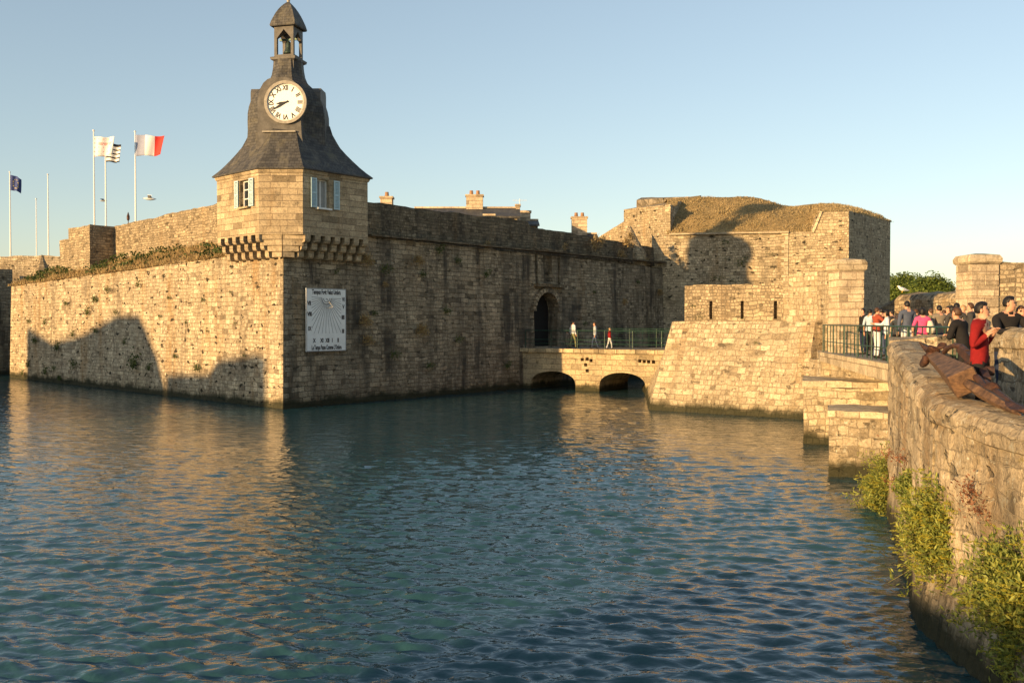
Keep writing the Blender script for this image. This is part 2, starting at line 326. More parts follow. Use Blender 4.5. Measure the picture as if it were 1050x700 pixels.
# cloth / skin
def cloth(name, col): simple(name, col, .9, 0, .18, 14, .006, .15)
for nme, col in dict(c_red=(.2, .012, .013), c_black=(.018, .017, .018), c_charcoal=(.05, .048, .048), c_white=(.62, .62, .62), c_pink=(.62, .08, .2), c_bluegrey=(.075, .09, .13),
                     c_navy=(.02, .028, .055), c_jeans=(.05, .07, .12), c_tan=(.42, .32, .2), c_brown=(.12, .08, .05), c_maroon=(.28, .06, .035), c_paleblue=(.4, .47, .55), c_cream=(.6, .54, .42),
                     c_greybrown=(.2, .17, .13), c_stripe=(.36, .4, .42), c_khaki=(.2, .2, .1), c_shoe=(.03, .025, .02)).items(): cloth(nme, col)
simple('skin', (.5, .27, .17), .55, 0, .08, 20); simple('skin_tan', (.4, .2, .12), .55, 0, .08, 20)
simple('hair_black', (.012, .01, .009), .5, 0, .3, 40, .01); simple('hair_brown', (.07, .035, .018), .5, 0, .3, 40, .01); simple('hair_blond', (.35, .22, .1), .5, 0, .3, 40, .01); simple('eye', (.02, .015, .01), .2)
simple('lip', (.35, .12, .09), .5)
# ================================================================== PLAN
A = v2(onz(290, 419.5)); WL = (v2(onz(10, 387))-A).normalized(); WR = (v2(onz(541, 398))-A).normalized()
NL = Vector((-WL.y, WL.x, 0)); NL = NL if NL.y < 0 else -NL
NR = Vector((WR.y, -WR.x, 0)); NR = NR if NR.y < 0 else -NR
Z = Vector((0, 0, 1))
def U(p, px): q = hit(px, 330, p, WL); return (v2(q)-v2(p)).dot(WL)
def V(p, px): q = hit(px, 330, p, WR); return (v2(q)-v2(p)).dot(WR)
# ------------------------------------------------------------------ water
def water():
    amp = R(30.5)
    an = np.concatenate([np.linspace(-R(100), -amp-.02, 22), np.linspace(-amp, amp, 640), np.linspace(amp+.02, R(100), 22)])
    rs = [2.0]
    while rs[-1] < 110: rs.append(rs[-1]+max(.04, min(.3, rs[-1]**2/4300*.8)))
    rs = np.array(rs+[125, 150, 200, 300, 500, 900, 1600, 3000])
    dr = np.gradient(rs); RR, AA = np.meshgrid(rs, an, indexing='ij'); x = RR*np.sin(AA); y = RR*np.cos(AA)
    cell = np.maximum(dr[:, None], RR*np.gradient(an)[None, :])
    cell = np.where(RR > 110, 50, cell)
    z = np.zeros_like(x)
    for i in range(90):
        lam = float(np.clip(.46*np.exp(rng.normal()*.38), .24, 1.5)); th = R(82)+rng.normal()*R(27); kk = 2*PI/lam
        sl = .029*(1 if lam < .9 else .7)
        a = sl/kk; ph = kk*(x*np.cos(th)+y*np.sin(th))+rng.random()*2*PI
        ph = ph + .7*np.sin(x*.31*np.cos(th+1.3)+y*.37+i)
        f = np.clip((lam/cell-1.6)/1.6, 0, 1)
        s = np.sin(ph); z += a*f*(s+.25*np.cos(2*ph))
    g = 1+.35*np.sin(x*.21+y*.13+1)*np.sin(y*.17-x*.09)
    z *= g
    co3 = np.stack([x, y, z], -1).reshape(-1, 3); nr, na = x.shape
    idx = np.arange(nr*na).reshape(nr, na)
    f = np.stack([idx[:-1, :-1], idx[1:, :-1], idx[1:, 1:], idx[:-1, 1:]], -1).reshape(-1, 4)[:, ::-1]
    me = bpy.data.meshes.new('water'); me.vertices.add(len(co3)); me.vertices.foreach_set('co', co3.ravel())
    me.loops.add(f.size); me.loops.foreach_set('vertex_index', f.ravel().astype(np.int32))
    me.polygons.add(len(f)); me.polygons.foreach_set('loop_start', np.arange(0, f.size, 4, dtype=np.int32)); me.polygons.foreach_set('use_smooth', np.ones(len(f), bool))
    me.update(calc_edges=True); me.materials.append(M['water'])
    o = bpy.data.objects.new('water', me); C.objects.link(o); o['kind'] = 'structure'
water()
bm = B(); box(bm, (0, 1400, -3.5), (6000, 3400, 1)); tag(obj('seabed', bm, 'bank'), None, None, kind='structure')
# ------------------------------------------------------------------ left rampart (sunlit)
uB = (v2(onz(8, 387))-A).dot(WL); Bp = A+WL*uB
def ztop_left(s): return 8.75 if s < 4.6 else (7.85-.75*(s-4.6)/(uB-4.6))
bm = slab(A, A+WL*uB, 6, -1.5, lambda s: ztop_left(s), step=.42, batter=.25, jit=.05, topj=.09, side=-1 if NL.dot(Vector((WL.y, -WL.x, 0))) < 0 else 1, seed=1, m0=1)
tag(obj('rampart_wall', bm, 'rampart_lit'), 'long sunlit pale stone rampart rising from the water left of the clock tower', 'wall')
# right rampart with the gate
vE = V(A, 712); sideR = 1 if NR.dot(Vector((WR.y, -WR.x, 0))) > 0 else -1
bm = slab(A, A+WR*vE, 6, -1.5, lambda s: 9.0-.012*s if s > 4.8 else 8.75, step=.45, batter=.25, jit=.05, topj=.05, side=sideR, seed=2, m0=1)
g0 = V(A, 549.5); g1 = V(A, 573); gz = 2.68; gw = (g1-g0)/2; gc = (g0+g1)/2
def archpoly(c, hw, z0, zs, zc, base, dirv, n=12):
    pts = [base+dirv*(c-hw)+Z*z0, base+dirv*(c+hw)+Z*z0]
    for i in range(n+1):
        a = PI*i/n; pts.append(base+dirv*(c+hw*math.cos(a))+Z*(zs+(zc-zs)*math.sin(a)))
    return pts
cut = [slab_poly(B(), archpoly(gc, gw, gz, 5.0, 6.25, A+NR*1.0, WR), -NR*5.2)]
sl_ = B(); px0, px1 = V(A, 551.5), V(A, 577)
zt_ = hit(565, 259, A, WR).z; zb_ = hit(565, 291, A, WR).z
cut.append(box(B(), A+WR*(px0+.15)+Z*(zt_+zb_)/2-NR*.2, (.3, 1.6, zt_-zb_), ax=(WR, NR, Z)))
cut.append(box(B(), A+WR*(px1-.15)+Z*(zt_+zb_)/2-NR*.2, (.3, 1.6, zt_-zb_), ax=(WR, NR, Z)))
cut.append(box(B(), A+WR*((px0+px1)/2)+Z*(zt_+zb_)/2-NR*.05, (.95, 1.0, (zt_-zb_)*.85), ax=(WR, NR, Z)))
me = boolean(bm, cut)
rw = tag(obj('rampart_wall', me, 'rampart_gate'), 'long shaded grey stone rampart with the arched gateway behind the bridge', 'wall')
# gate trim
bm = B()
for i in range(13):
    a0, a1 = PI*i/13+.02, PI*(i+1)/13-.02; r0, r1 = 1.0, 1.26
    pts = [A+WR*(gc+gw*r*math.cos(a))+Z*(5.0+1.25*r*math.sin(a)) for a, r in ((a0, r0), (a1, r0), (a1, r1), (a0, r1))]
    slab_poly(bm, [p+NR*.06 for p in pts], -NR*.5)
obj('gate_arch', bm, 'rampart_gate', rw)
bm = B()
for u0, u1, za, zb in ((px0-.2, px1+.2, zb_-.22, zb_-.02), (px0-.15, px1+.15, zt_+.03, zt_+.2)): box(bm, A+WR*(u0+u1)/2+Z*(za+zb)/2-NR*.1, (u1-u0, .6, zb-za), ax=(WR, NR, Z))
obj('drawbridge_panel_ledge', bm, 'parapet', rw)
bm = B(); slab_poly(bm, archpoly(gc, gw+.1, gz-.2, 5.0, 6.4, A-NR*.9, WR), -NR*.12); obj('gate_shade_panel', bm, 'dark', rw)  # near-black sheet standing in for the shade inside the open archway
bm = B(); box(bm, A+WR*(vE/2+2.6)+Z*8.98-NR*.22, (vE-6.5, .6, .1), ax=(WR, NR, Z)); obj('string_course', bm, 'parapet', rw)
# darker patch of replaced stones
pa, pb = hit(488, 268, A, WR), hit(521, 310, A, WR)
# parapet of the right rampart
v0, v1, v2_ = V(A, 372), V(A, 507), V(A, 552)
def par(s):
    s += v0
    return 10.85 if s < v1-.0 else (10.95 if s < v2_ else 10.62-.028*(s-v2_))
bm = slab(A+WR*v0-NR*.75, A+WR*(vE+1)-NR*.75, 1.3, 8.7, par, step=.4, batter=.1, jit=.06, topj=.05, side=sideR, seed=4)
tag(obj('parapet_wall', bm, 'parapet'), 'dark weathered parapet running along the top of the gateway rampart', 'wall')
# walkway and platform behind the parapets
bm = B(); prism(bm, [A+WR*5-NR*1.2, A+WR*vE-NR*1.2, A+WR*vE-NR*14, A+WR*6-NR*14], 8.1, 8.6); tag(obj('walkway_ground', bm, 'bank'), None, None, kind='structure')
# ------------------------------------------------------------------ left: grassy bank and the upper wall
Au = A-NL*3.0; uu0 = U(Au, 240); uu1 = U(Au, 118)
bm = B(); rows = []
for i in range(60):
    s = 4.6+(uB-4.6+1)*i/59; r = []
    for j in range(9):
        t = j/8; p = A+WL*s-NL*(.15+t*3.1); z = ztop_left(s)-.02+t*1.35+nz((s, t*3, 0), .9)*.3*math.sin(PI*min(1, t*1.2)+.2)
        r.append(Vector((p.x, p.y, z)))
    rows.append(r)
loft(bm, rows, False, False, closed=False); tag(obj('grass_bank', bm, 'bank', smooth=True), None, None, kind='structure')
zu = lambda s: 11.45-.45*(s/(uu1-uu0))
bm = slab(Au+WL*uu0, Au+WL*uu1, 1.6, 7.2, zu, step=.4, jit=.06, topj=.07, side=-1 if sideR > 0 else 1, seed=6)
bmesh.ops.recalc_face_normals(bm, faces=bm.faces)
tag(obj('upper_wall', bm, 'rubble'), 'brown rubble upper wall set back above the grassy bank left of the tower', 'wall')
Q0 = Au+WL*uu1; tQ = 0
q = hit(92, 250, Q0, WR); t92 = (v2(q)-Q0).dot(WR); Q1 = Q0+WR*t92; u70 = U(Q1, 71); Q2 = Q1+WL*u70; u62 = U(Q2+WR*.7, 62)
bm = B()
def ragged(bm, poly, z0, z1, seed=0, j=.05, nz_=8, step=.5):
    pts = []
    for a, b in zip(poly, poly[1:]+poly[:1]):
        a, b = v2(a), v2(b); n = max(1, int((b-a).length/step))
        pts += [a+(b-a)*i/n for i in range(n)]
    rings = []; f = z1 if callable(z1) else (lambda p: z1)
    for k_ in range(nz_+1):
        rr = []
        for p in pts:
            t = f(p)+nz((p.x, p.y, seed), 1.3)*j*2; z = z0+(t-z0)*k_/nz_
            jj = Vector((nz((p.x, p.y, z+seed), 1.1), nz((p.y, p.x, z-seed), 1.1), 0))*j
            rr.append(p+jj+Z*z)
        rings.append(rr)
    return loft(bm, rings)
ragged(bm, [Q0+WR*1.5, Q1, Q2, Q2+WR*1.5], 7.0, 11.0, 3)
t_ = obj('wall_tower', bm, 'rubble'); tag(t_, 'square rubble projection at the far left end of the upper wall', 'tower')
bm = B(); ragged(bm, [Q2+WR*.7-WL*.05, Q2+WR*.7+WL*u62, Q2+WR*2.5+WL*u62, Q2+WR*2.5-WL*.05], 7.0, 10.4, 5); obj('low_step', bm, 'rubble', t_)
# far-left curtain and flank
P1 = v2(at(66, 300, 84)); P0 = v2(at(-160, 300, 84))
bm = slab(P0, P1, 4, -1.5, 9.95, step=.6, jit=.07, topj=.1, seed=9); tag(obj('curtain_wall', bm, 'rampart_lit'), 'distant low stone curtain wall at the far left edge under the blue flag', 'wall')
G1 = v2(at(13.5, 340, 80)); bm = slab(G1-WR*12, G1, 4, -1.5, 8.6, step=.5, jit=.06, side=sideR, seed=10)
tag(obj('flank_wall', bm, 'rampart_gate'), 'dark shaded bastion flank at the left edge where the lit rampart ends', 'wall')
bm = B(); r_ = circ((0, 0, 0), .9, 8); g = at(43, 268, 76)
loft(bm, [[Vector((g.x, g.y, 7.0))+p for p in r_], [Vector((g.x, g.y, 8.1))+p*.75 for p in r_], [Vector((g.x, g.y, 9.5))+p*.08 for p in r_]])
tag(obj('stone_cone', bm, 'rubble'), 'small conical stone cap of a sentry post at the far left of the rampart top', 'turret')
# ------------------------------------------------------------------ CLOCK TOWER
OV = .8
cx_, cy_ = -11.62, 51.0; CT = Vector((cx_, cy_, 0))
tw = thing('clock_tower', 'polygonal stone clock tower with bell shaped slate roof on the rampart corner', 'clock tower', (A.x, A.y, 0))
def lineint(P, d, Yv): t = (Yv-P.y)/d.y; return P+d*t
C1 = lineint(A+NL*OV, WL, A.y+.0); C2 = lineint(A+NR*OV, WR, A.y+.0)
C0 = v2(hit(222.5, 200, A+NL*OV, WL)); C3 = v2(hit(377, 200, A+NR*OV, WR))
K0 = C0+WR*3.4; K3 = C3+WL*3.2; K1 = K0+WR*1.6+WL*-1.3; K2 = K3+WL*1.6-WR*1.3
# back corners: close the octagon
back = [K3, K3+WL*1.7-NR*0+WR*-.0]
bx = (C0+WR*5.0+C3+WL*5.0)/2
poly = [C0, C1, C2, C3, C3+WL*3.6, bx+WR*-1.3+WL*-.3, bx+WL*-1.3+WR*-.3, C0+WR*3.4]
# order check: keep convex hull ordering around centre
poly = sorted(poly, key=lambda p: math.atan2(p.y-CT.y, p.x-CT.x))
bm = prism(B(), poly, 8.6, 11.82)
# windows: (face base point, dir, normal, px of opening, y range)
wl = []
def wrect(P, d, pa, pb, ya, yb):
    a = hit(pa, (ya+yb)/2, P, d); b = hit(pb, (ya+yb)/2, P, d); zt = hit((pa+pb)/2, ya, P, d).z; zb = hit((pa+pb)/2, yb, P, d).z
    m_ = (a+b)/2; m_.z = (zt+zb)/2; return m_, (v2(a)-v2(b)).length, zt-zb
wa = wrect(C0, WL, 246.0, 256.5, 184.5, 212.5); wb = wrect(C3, WR, 324.5, 337.5, 184, 213.5)
cut = [box(B(), wa[0], (wa[1], .9, wa[2]), ax=(WL, NL, Z)), box(B(), wb[0], (wb[1], .9, wb[2]), ax=(WR, NR, Z))]
me = boolean(bm, cut); obj('turret_wall', me, 'ashlar', tw)
bm = B()
loft(bm, [[CT+(p-CT)*s+Z*z for p in poly] for s, z in ((1.0, 11.6), (1.015, 11.62), (1.03, 11.72), (1.035, 11.82))]); obj('cornice', bm, 'ashlar', tw)
# windows
for (ctr, wd, ht), d, n, openl in ((wa, WL, NL, True), (wb, WR, NR, False)):
    sg = 1
    f_ = B(); dd = -d if n is NL else d        # dd points to image right
    p = ctr-n*.28
    for t in (-1, 1): box(f_, p+dd*t*(wd/2-.035)+n*.03, (.07, .09, ht), ax=(dd, n, Z)); box(f_, p+Z*t*(ht/2-.035)+n*.03, (wd-.14, .09, .07), ax=(dd, n, Z))
    box(f_, p+n*.035, (.08, .07, ht-.14), ax=(dd, n, Z))
    if openl:
        for t in (-1, 1): box(f_, p+Z*t*ht/6+n*.03, (wd-.14, .05, .05), ax=(dd, n, Z))
    fr = obj('window', f_, 'window_paint', tw); tag(fr, None, None)
    g_ = B(); box(g_, p, (wd-.02, .03, ht-.02), ax=(dd, n, Z)); obj('pane', g_, 'glass' if openl else 'curtain', fr)
    s_ = B(); box(s_, ctr-Z*(ht/2+.04)+n*.06, (wd+.1, .26, .08), ax=(dd, n, Z)); obj('sill', s_, 'window_paint' if not openl else 'ashlar', fr)
    for t in (-1, 1):
        sw = .36 if t < 0 or openl else .36
        sc = ctr+dd*t*(wd/2+sw/2+.04)+n*.075; s_ = B()
        if not openl and t > 0: sc += dd*.22
        if openl and t > 0: sw = .4
        for e in (-1, 1): box(s_, sc+dd*e*(sw/2-.03), (.06, .05, ht*1.02), ax=(dd, n, Z))
        for zz in (-1, -.02, 1): box(s_, sc+Z*zz*(ht/2-.03), (sw-.12, .05, .07), ax=(dd, n, Z))
        nn = 18
        for q in range(nn):
            zz = -ht/2+.09+(ht-.18)*(q+.5)/nn
            box(s_, sc+Z*zz, (sw-.12, .012, ht/nn*.9), ax=(dd, (n+Z*.7).normalized(), (Z-n*.7).normalized()))
        obj('shutter', s_, 'shutter_blue', fr)
# corbels
def corbel(P, n, d, top, wdt=.34, proj=OV, h=1.15):
    bm = B(); k3 = 3
    for i in range(k3):
        z1 = top-h*i/k3; z0 = top-h*(i+1)/k3; pr = proj*(k3-i)/k3*.98+.02
        prof = [(-.4, z1-.004), (pr, z1-.004)]+[(pr-.15+.15*math.cos(a)-.0, z0+.16+ -.16*math.sin(a)) for a in (0, .5, 1.0, 1.57)]+[(-.4, z0)]
        pts = [P+n*x+Z*z-d*wdt/2 for x, z in prof]
        slab_poly(bm, pts, d*wdt)
    return bm
ctop = 8.61
ul0 = (C0-(A+NL*OV)).dot(WL); nl_ = 6
for i in range(nl_):
    u = .95+(ul0-1.15)*i/(nl_-1); obj('corbel', corbel(A+WL*u, NL, WL, ctop), 'ashlar', tw)
vr0 = (C3-(A+NR*OV)).dot(WR); nr_ = 7
for i in range(nr_):
    v = .95+(vr0-1.1)*i/(nr_-1); obj('corbel', corbel(A+WR*v, NR, WR, ctop), 'ashlar', tw)
# squinch stones either side of the corner
bm = B()
for s, n in ((WL, NL), (WR, NR)):
    for i in range(4):
        z1 = ctop-.28*i-.003; a = .95-.12*i
        pr = OV*(1-i/4)
        slab_poly(bm, [A+s*.05+Z*z1-n*.02, A+s*a+n*pr+Z*z1, A+s*(a+.0)-n*.1+Z*z1], -Z*.27)
obj('squinch', bm, 'ashlar', tw)
# roof
prof = [(1.065, 11.78), (1.07, 11.84), (.985, 12.08), (.9, 12.36), (.815, 12.68), (.73, 13.02), (.65, 13.38), (.6, 13.72), (.555, 14.05), (.52, 14.5)]
bm = B(); loft(bm, [[CT+(p-CT)*s+Z*z for p in poly] for s, z in prof]); obj('roof', bm, 'slate', tw)
def ngon(r, z, n=8, rot=PI/8, sx=1): return [CT+Vector((math.cos(rot+2*PI*i/n)*r*sx, math.sin(rot+2*PI*i/n)*r*(.74+.26*min(1, max(0, (z-14.6)/2.2))), 0))+Z*z for i in range(n)]
bm = B(); prof2 = [(2.1, 13.3), (2.08, 13.8), (2.06, 14.15), (2.07, 14.6), (2.05, 15.0), (1.98, 15.35), (1.86, 15.7), (1.7, 15.98), (1.5, 16.22), (1.28, 16.42), (1.08, 16.6), (.93, 16.8), (.83, 17.05), (.77, 17.4), (.74, 17.8)]
loft(bm, [ngon(r*1.04, z) for r, z in prof2]); obj('bell_roof', bm, 'slate', tw)
# clock housings on four sides (front one carries the dial we see)
def housing(a, wd=1.1, dist=1.7, z0=13.2):
    ex = Vector((math.cos(a), math.sin(a), 0)); n = Vector((math.sin(a), -math.cos(a), 0)); c = CT+n*dist
    el = [(-wd*1.12, 13.0), (wd*1.12, 13.0), (wd*1.08, 13.3), (wd*1.02, 13.75), (wd*1.0, 14.3), (wd*1.02, 15.4), (wd*.97, 15.75), (wd*.88, 16.05), (wd*.74, 16.32), (wd*.55, 16.5), (wd*.3, 16.6), (-wd*.3, 16.6), (-wd*.55, 16.5), (-wd*.74, 16.32), (-wd*.88, 16.05), (-wd*.97, 15.75), (-wd*1.02, 15.4), (-wd, 14.3), (-wd*1.02, 13.75), (-wd*1.08, 13.3)]
    return slab_poly(B(), [c+ex*x+Z*z for x, z in el], -n*1.9), ex, n, c
bm, ex, n, c = housing(R(-3)); obj('clock_housing', bm, 'lead', tw)
for a in (R(87), R(-93)):
    ex2 = Vector((math.cos(a), math.sin(a), 0)); n2 = Vector((math.sin(a), -math.cos(a), 0)); c2 = CT+n2*1.82
    el = [(-.6, 12.9), (.6, 12.9), (.6, 16.1), (.5, 16.3), (-.5, 16.3), (-.6, 16.1)]
    obj('side_housing', slab_poly(B(), [c2+ex2*x+Z*z for x, z in el], -n2*1.5), 'lead', tw)
bm = B(); box(bm, c+n*.04+Z*13.86, (1.7, .2, .07), ax=(ex, n, Z)); obj('lead_ledge', bm, 'lead_pale', tw)
cz = at(292, 104.5, 49.1).z; cc = c+Z*cz+n*.02; cc -= ex*((cc.x-at(292.3, 104, 49.1).x))
def ring(bm, c, r0, r1, n, ex, th, seg=48):
    a = [[c+ex*math.cos(2*PI*i/seg)*r+Z*math.sin(2*PI*i/seg)*r+n*o for i in range(seg)] for r, o in ((r0, 0), (r0, th), (r1, th), (r1, 0))]
    return loft(bm, a+[a[0]], False, False)
bm = B(); slab_poly(bm, circ(cc, .95, 48, ex, Z), n*.05); dial = obj('clock_dial', bm, 'dial_white', tw)
bm = B(); ring(bm, cc, .93, 1.08, n, ex, .12); obj('bezel', bm, 'lead_pale', dial)
for i, s in enumerate('XII I II III IIII V VI VII VIII IX X XI'.split()):
    bm = B(); a = PI/2-2*PI*i/12; put_text(bm, s, .33, cc+n*.056, ex, Z, .72*math.cos(a), .72*math.sin(a), a-PI/2, .72 if len(s) > 2 else .9, .013); obj('numeral', bm, 'black_paint', dial)
bm = B(); ring(bm, cc+n*.052, .875, .885, n, ex, .004); obj('minute_ring', bm, 'black_paint', dial)
def hand(a, L, wd, off):
    bm = B(); t = ex*math.sin(a)+Z*math.cos(a); p = t.cross(n)
    pts = [-t*.16-p*wd*.4, t*L*.55-p*wd, t*L, t*L*.55+p*wd, -t*.16+p*wd*.4]; return slab_poly(bm, [cc+n*off+q for q in pts], n*.015)
obj('clock_hand', hand(R(260), .5, .06, .07), 'black_paint', dial); obj('clock_hand', hand(R(241), .76, .045, .09), 'black_paint', dial)
# lantern
la = R(-14); lx = Vector((math.cos(la), math.sin(la), 0)); ly = Vector((-math.sin(la), math.cos(la), 0)); LC = Vector((at(296, 60, 51).x, 51, 0))
def sq(r, z, c=None): c = c or LC; return [c+lx*i*r+ly*j*r+Z*z for i, j in ((-1, -1), (1, -1), (1, 1), (-1, 1))]
bm = B(); loft(bm, [sq(.55, 16.6), sq(.55, 17.72), sq(.68, 17.8), sq(.7, 17.92), sq(.6, 17.96)]); lt = obj('lantern', bm, 'lead', tw)
bm = prism(B(), [p for p in sq(.54, 0)], 17.96, 19.55)
def pent(ax, oth): return slab_poly(B(), [LC-oth*1+ax*x+Z*z for x, z in ((-.39, 18.06), (.39, 18.06), (.39, 18.9), (0, 19.35), (-.39, 18.9))], oth*2)
me = boolean(bm, [pent(lx, ly), pent(ly, lx)]); obj('belfry', me, 'lead', lt)
bm = B(); loft(bm, [sq(.68, 19.5), sq(.71, 19.57), sq(.65, 19.8), sq(.57, 20.02), sq(.48, 20.25), sq(.38, 20.45), sq(.27, 20.63), sq(.16, 20.77), sq(.06, 20.88)]); cp = obj('cap', bm, 'slate', lt)
bm = B(); tube(bm, [LC+Z*20.82, LC+Z*20.98, LC+Z*21.08, LC+Z*21.25, LC+Z*22.2], [.06, .09, .1, .05, .02]); obj('finial', bm, 'lead_pale', lt)
bm = B(); tube(bm, [LC+Z*z for z in (18.22, 18.27, 18.38, 18.55, 18.7, 18.82, 18.88)], [.27, .26, .2, .155, .14, .1, .04], 16); bl = obj('bell', bm, 'bronze', tw, smooth=True)
bm = B(); box(bm, LC+Z*18.95, (1.0, .1, .1), ax=(lx, ly, Z)); box(bm, LC+Z*18.17, (.05, .05, .2)); obj('headstock', bm, 'bronze', bl)
# sundial
a_, b_ = hit(313.3, 295.2, A, WR), hit(354.3, 359.3, A, WR); off = NR*.0
zc_ = (a_.z+b_.z)/2; zh = a_.z-b_.z; ctr = (v2(a_)+v2(b_))/2; wdh = (v2(b_)-v2(a_)).length; P_ = ctr+Z*zc_+NR*.02
sd = thing('sundial', 'tall white painted sundial board with roman hours fixed to the shaded rampart', 'sundial', (ctr.x, ctr.y, 0))
bm = B(); box(bm, P_, (wdh, .06, zh), ax=(WR, NR, Z)); obj('board', bm, 'board_white', sd)
Pf = P_+NR*.034; fo = Pf+Z*(zh*.5*.69)
bm = B(); e = .022
for t in (-1, 1): box(bm, Pf+WR*t*(wdh/2-e), (.02, .004, zh-.02), ax=(WR, NR, Z)); box(bm, Pf+Z*t*(zh/2-e), (wdh-.07, .004, .02), ax=(WR, NR, Z))
obj('border_line', bm, 'ink_blue', sd)
bm = B(); put_text(bm, 'Tempus Fugit Velut Umbra', .33, Pf+NR*.004, WR, Z, 0, zh*.44, 0, .52, .012); obj('inscription', bm, 'ink', sd)
bm = B(); put_text(bm, "Le Temps Passe Comme L'Ombre", .33, Pf+NR*.004, WR, Z, 0, -zh*.44, 0, .43, .012); obj('inscription', bm, 'ink', sd)
W2 = wdh/2
for s, x, y in (('VI', .86, .66), ('V', .86, .42), ('IIII', .84, .08), ('III', .84, -.37), ('VII', -.86, .52), ('VIII', -.84, .18), ('IX', -.84, -.28), ('X', -.62, -.66), ('XI', -.24, -.66), ('XII', .04, -.66), ('I', .28, -.66), ('II', .58, -.66)):
    bm = B(); put_text(bm, s, .28, Pf+NR*.004, WR, Z, x*W2, y*zh/2, 0, .72, .014); obj('hour_numeral', bm, 'ink', sd)
bm = B()
for i in range(25):
    a = R(-183+i*7.6); d_ = WR*math.cos(a)+Z*math.sin(a); L = min(W2*.74/max(.05, abs(math.cos(a))), zh*.56/max(.05, -math.sin(a)+.0001)); r0 = .3
    if L < .4: continue
    box(bm, fo+d_*(r0+L)/2, (L-r0, .003, .013 if i % 2 else .018), ax=(d_, NR, d_.cross(NR)))
for i in range(20):
    a0, a1 = R(-180+9*i), R(-171+9*i)
    for r in (.3, .2):
        p0, p1 = [fo+(WR*math.cos(a)+Z*math.sin(a))*r for a in (a0, a1)]; d_ = (p1-p0); box(bm, (p0+p1)/2, (d_.length, .003, .03), ax=(d_.normalized(), NR, d_.normalized().cross(NR)))
obj('hour_lines', bm, 'ink', sd)
bm = B(); tube(bm, [fo, fo+NR*.5-Z*.45+WR*.0], [.02, .012], 6); tube(bm, [fo+NR*.5-Z*.45, fo-Z*.5], .01, 6); obj('gnomon', bm, 'lead_pale', sd)
# ------------------------------------------------------------------ BRIDGE
F0 = v2(onz(541, 398.5)); F1 = v2(onz(662, 403.5))+(v2(onz(662, 403.5))-F0).normalized()*2; bd = (F1-F0).normalized(); bn = Vector((bd.y, -bd.x, 0)); bn = bn if bn.y < 0 else -bn
def bs(px): return (v2(hit(px, 390, F0, bd))-F0).dot(bd)
Lb = (F1-F0).length; dz = 2.55
pts = [(-.8, -1.5)]
for pa, pb, yc in ((544.5, 590, 380.5), (614.5, 662, 382)):
    s0, s1 = bs(pa), bs(pb); zc = hit((pa+pb)/2, yc, F0, bd).z; c_ = (s0+s1)/2; hw = (s1-s0)/2
    pts += [(s0, -1.5), (s0, .35)]+[(c_-hw*math.cos(PI*i/14), .35+(zc-.35)*math.sin(PI*i/14)**.8) for i in range(1, 14)]+[(s1, .35), (s1, -1.5)]
pts += [(Lb+.8, -1.5), (Lb+.8, dz-.12), (-.8, dz-.12)]
bm = slab_poly(B(), [F0+bd*s+Z*z for s, z in pts], -bn*4.2)
holes = []
for px, py in ((597, 368.5), (602, 368), (606, 369.5), (600.5, 374), (602, 380), (656, 370), (660.5, 370.5), (665, 370.7), (670, 371)):
    p = hit(px, py, F0, bd); holes.append(box(B(), p, (.22, 1.0, .2), ax=(bd, bn, Z)))
me = boolean(bm, holes)
br = thing('stone_bridge', 'low two arched stone bridge crossing to the arched gateway', 'bridge', F0)
obj('arches', me, 'bridge', br)
bm = B(); box(bm, F0+bd*(Lb/2)-bn*2.1+Z*(dz-.03), (Lb+1.6, 4.5, .18), ax=(bd, bn, Z)); obj('deck', bm, 'paving', br)
bm = B()
for i in range(9):
    box(bm, F0+bd*(-.4+i*1.24)+bn*.1+Z*(dz-.04), (1.2, .3, .24), ax=(bd, bn, Z))
obj('kerb', bm, 'bridge', br)
def railing(name, label, pts, hgt, post_step, mids=(.5,), balus=0, rad=.025, parent=None, grp=None):
    t = thing(name, label, 'railing', pts[0], grp); bt = B(); bp_ = B()
    for a, b in zip(pts, pts[1:]):
        L = (b-a).length; d = (b-a)/L; n_ = max(1, round(L/post_step))
        tube(bt, [a+Z*hgt, b+Z*hgt], rad*1.3, 6)
        for m_ in mids: tube(bt, [a+Z*hgt*m_, b+Z*hgt*m_], rad*.9, 6)
        for i in range(n_+1): p_ = B(); tube(p_, [a+d*L*i/n_, a+d*L*i/n_+Z*hgt], rad*1.2, 6); obj('post', p_, 'green_metal', t)
        if balus:
            nb = round(L/balus)
            for i in range(nb): bb = B(); tube(bb, [a+d*L*(i+.5)/nb+Z*.08, a+d*L*(i+.5)/nb+Z*hgt], rad*.75, 5); obj('baluster', bb, 'green_metal', t)
    obj('rails', bt, 'green_metal', t)
    bp_.free(); return t
fr_ = [F0-bn*.25+bd*-.3+Z*(dz+.06), F0-bn*.25+bd*(Lb+.8)+Z*(dz+.06)]
railing('bridge_railing', 'thin green metal railing along the near edge of the two arched bridge', fr_, 1.15, 1.75, (.5, .28), rad=.02)
railing('bridge_railing', 'green metal railing along the far edge of the two arched bridge', [p-bn*3.7 for p in fr_], 1.25, 1.9, (.5, .8), balus=.45, rad=.014)
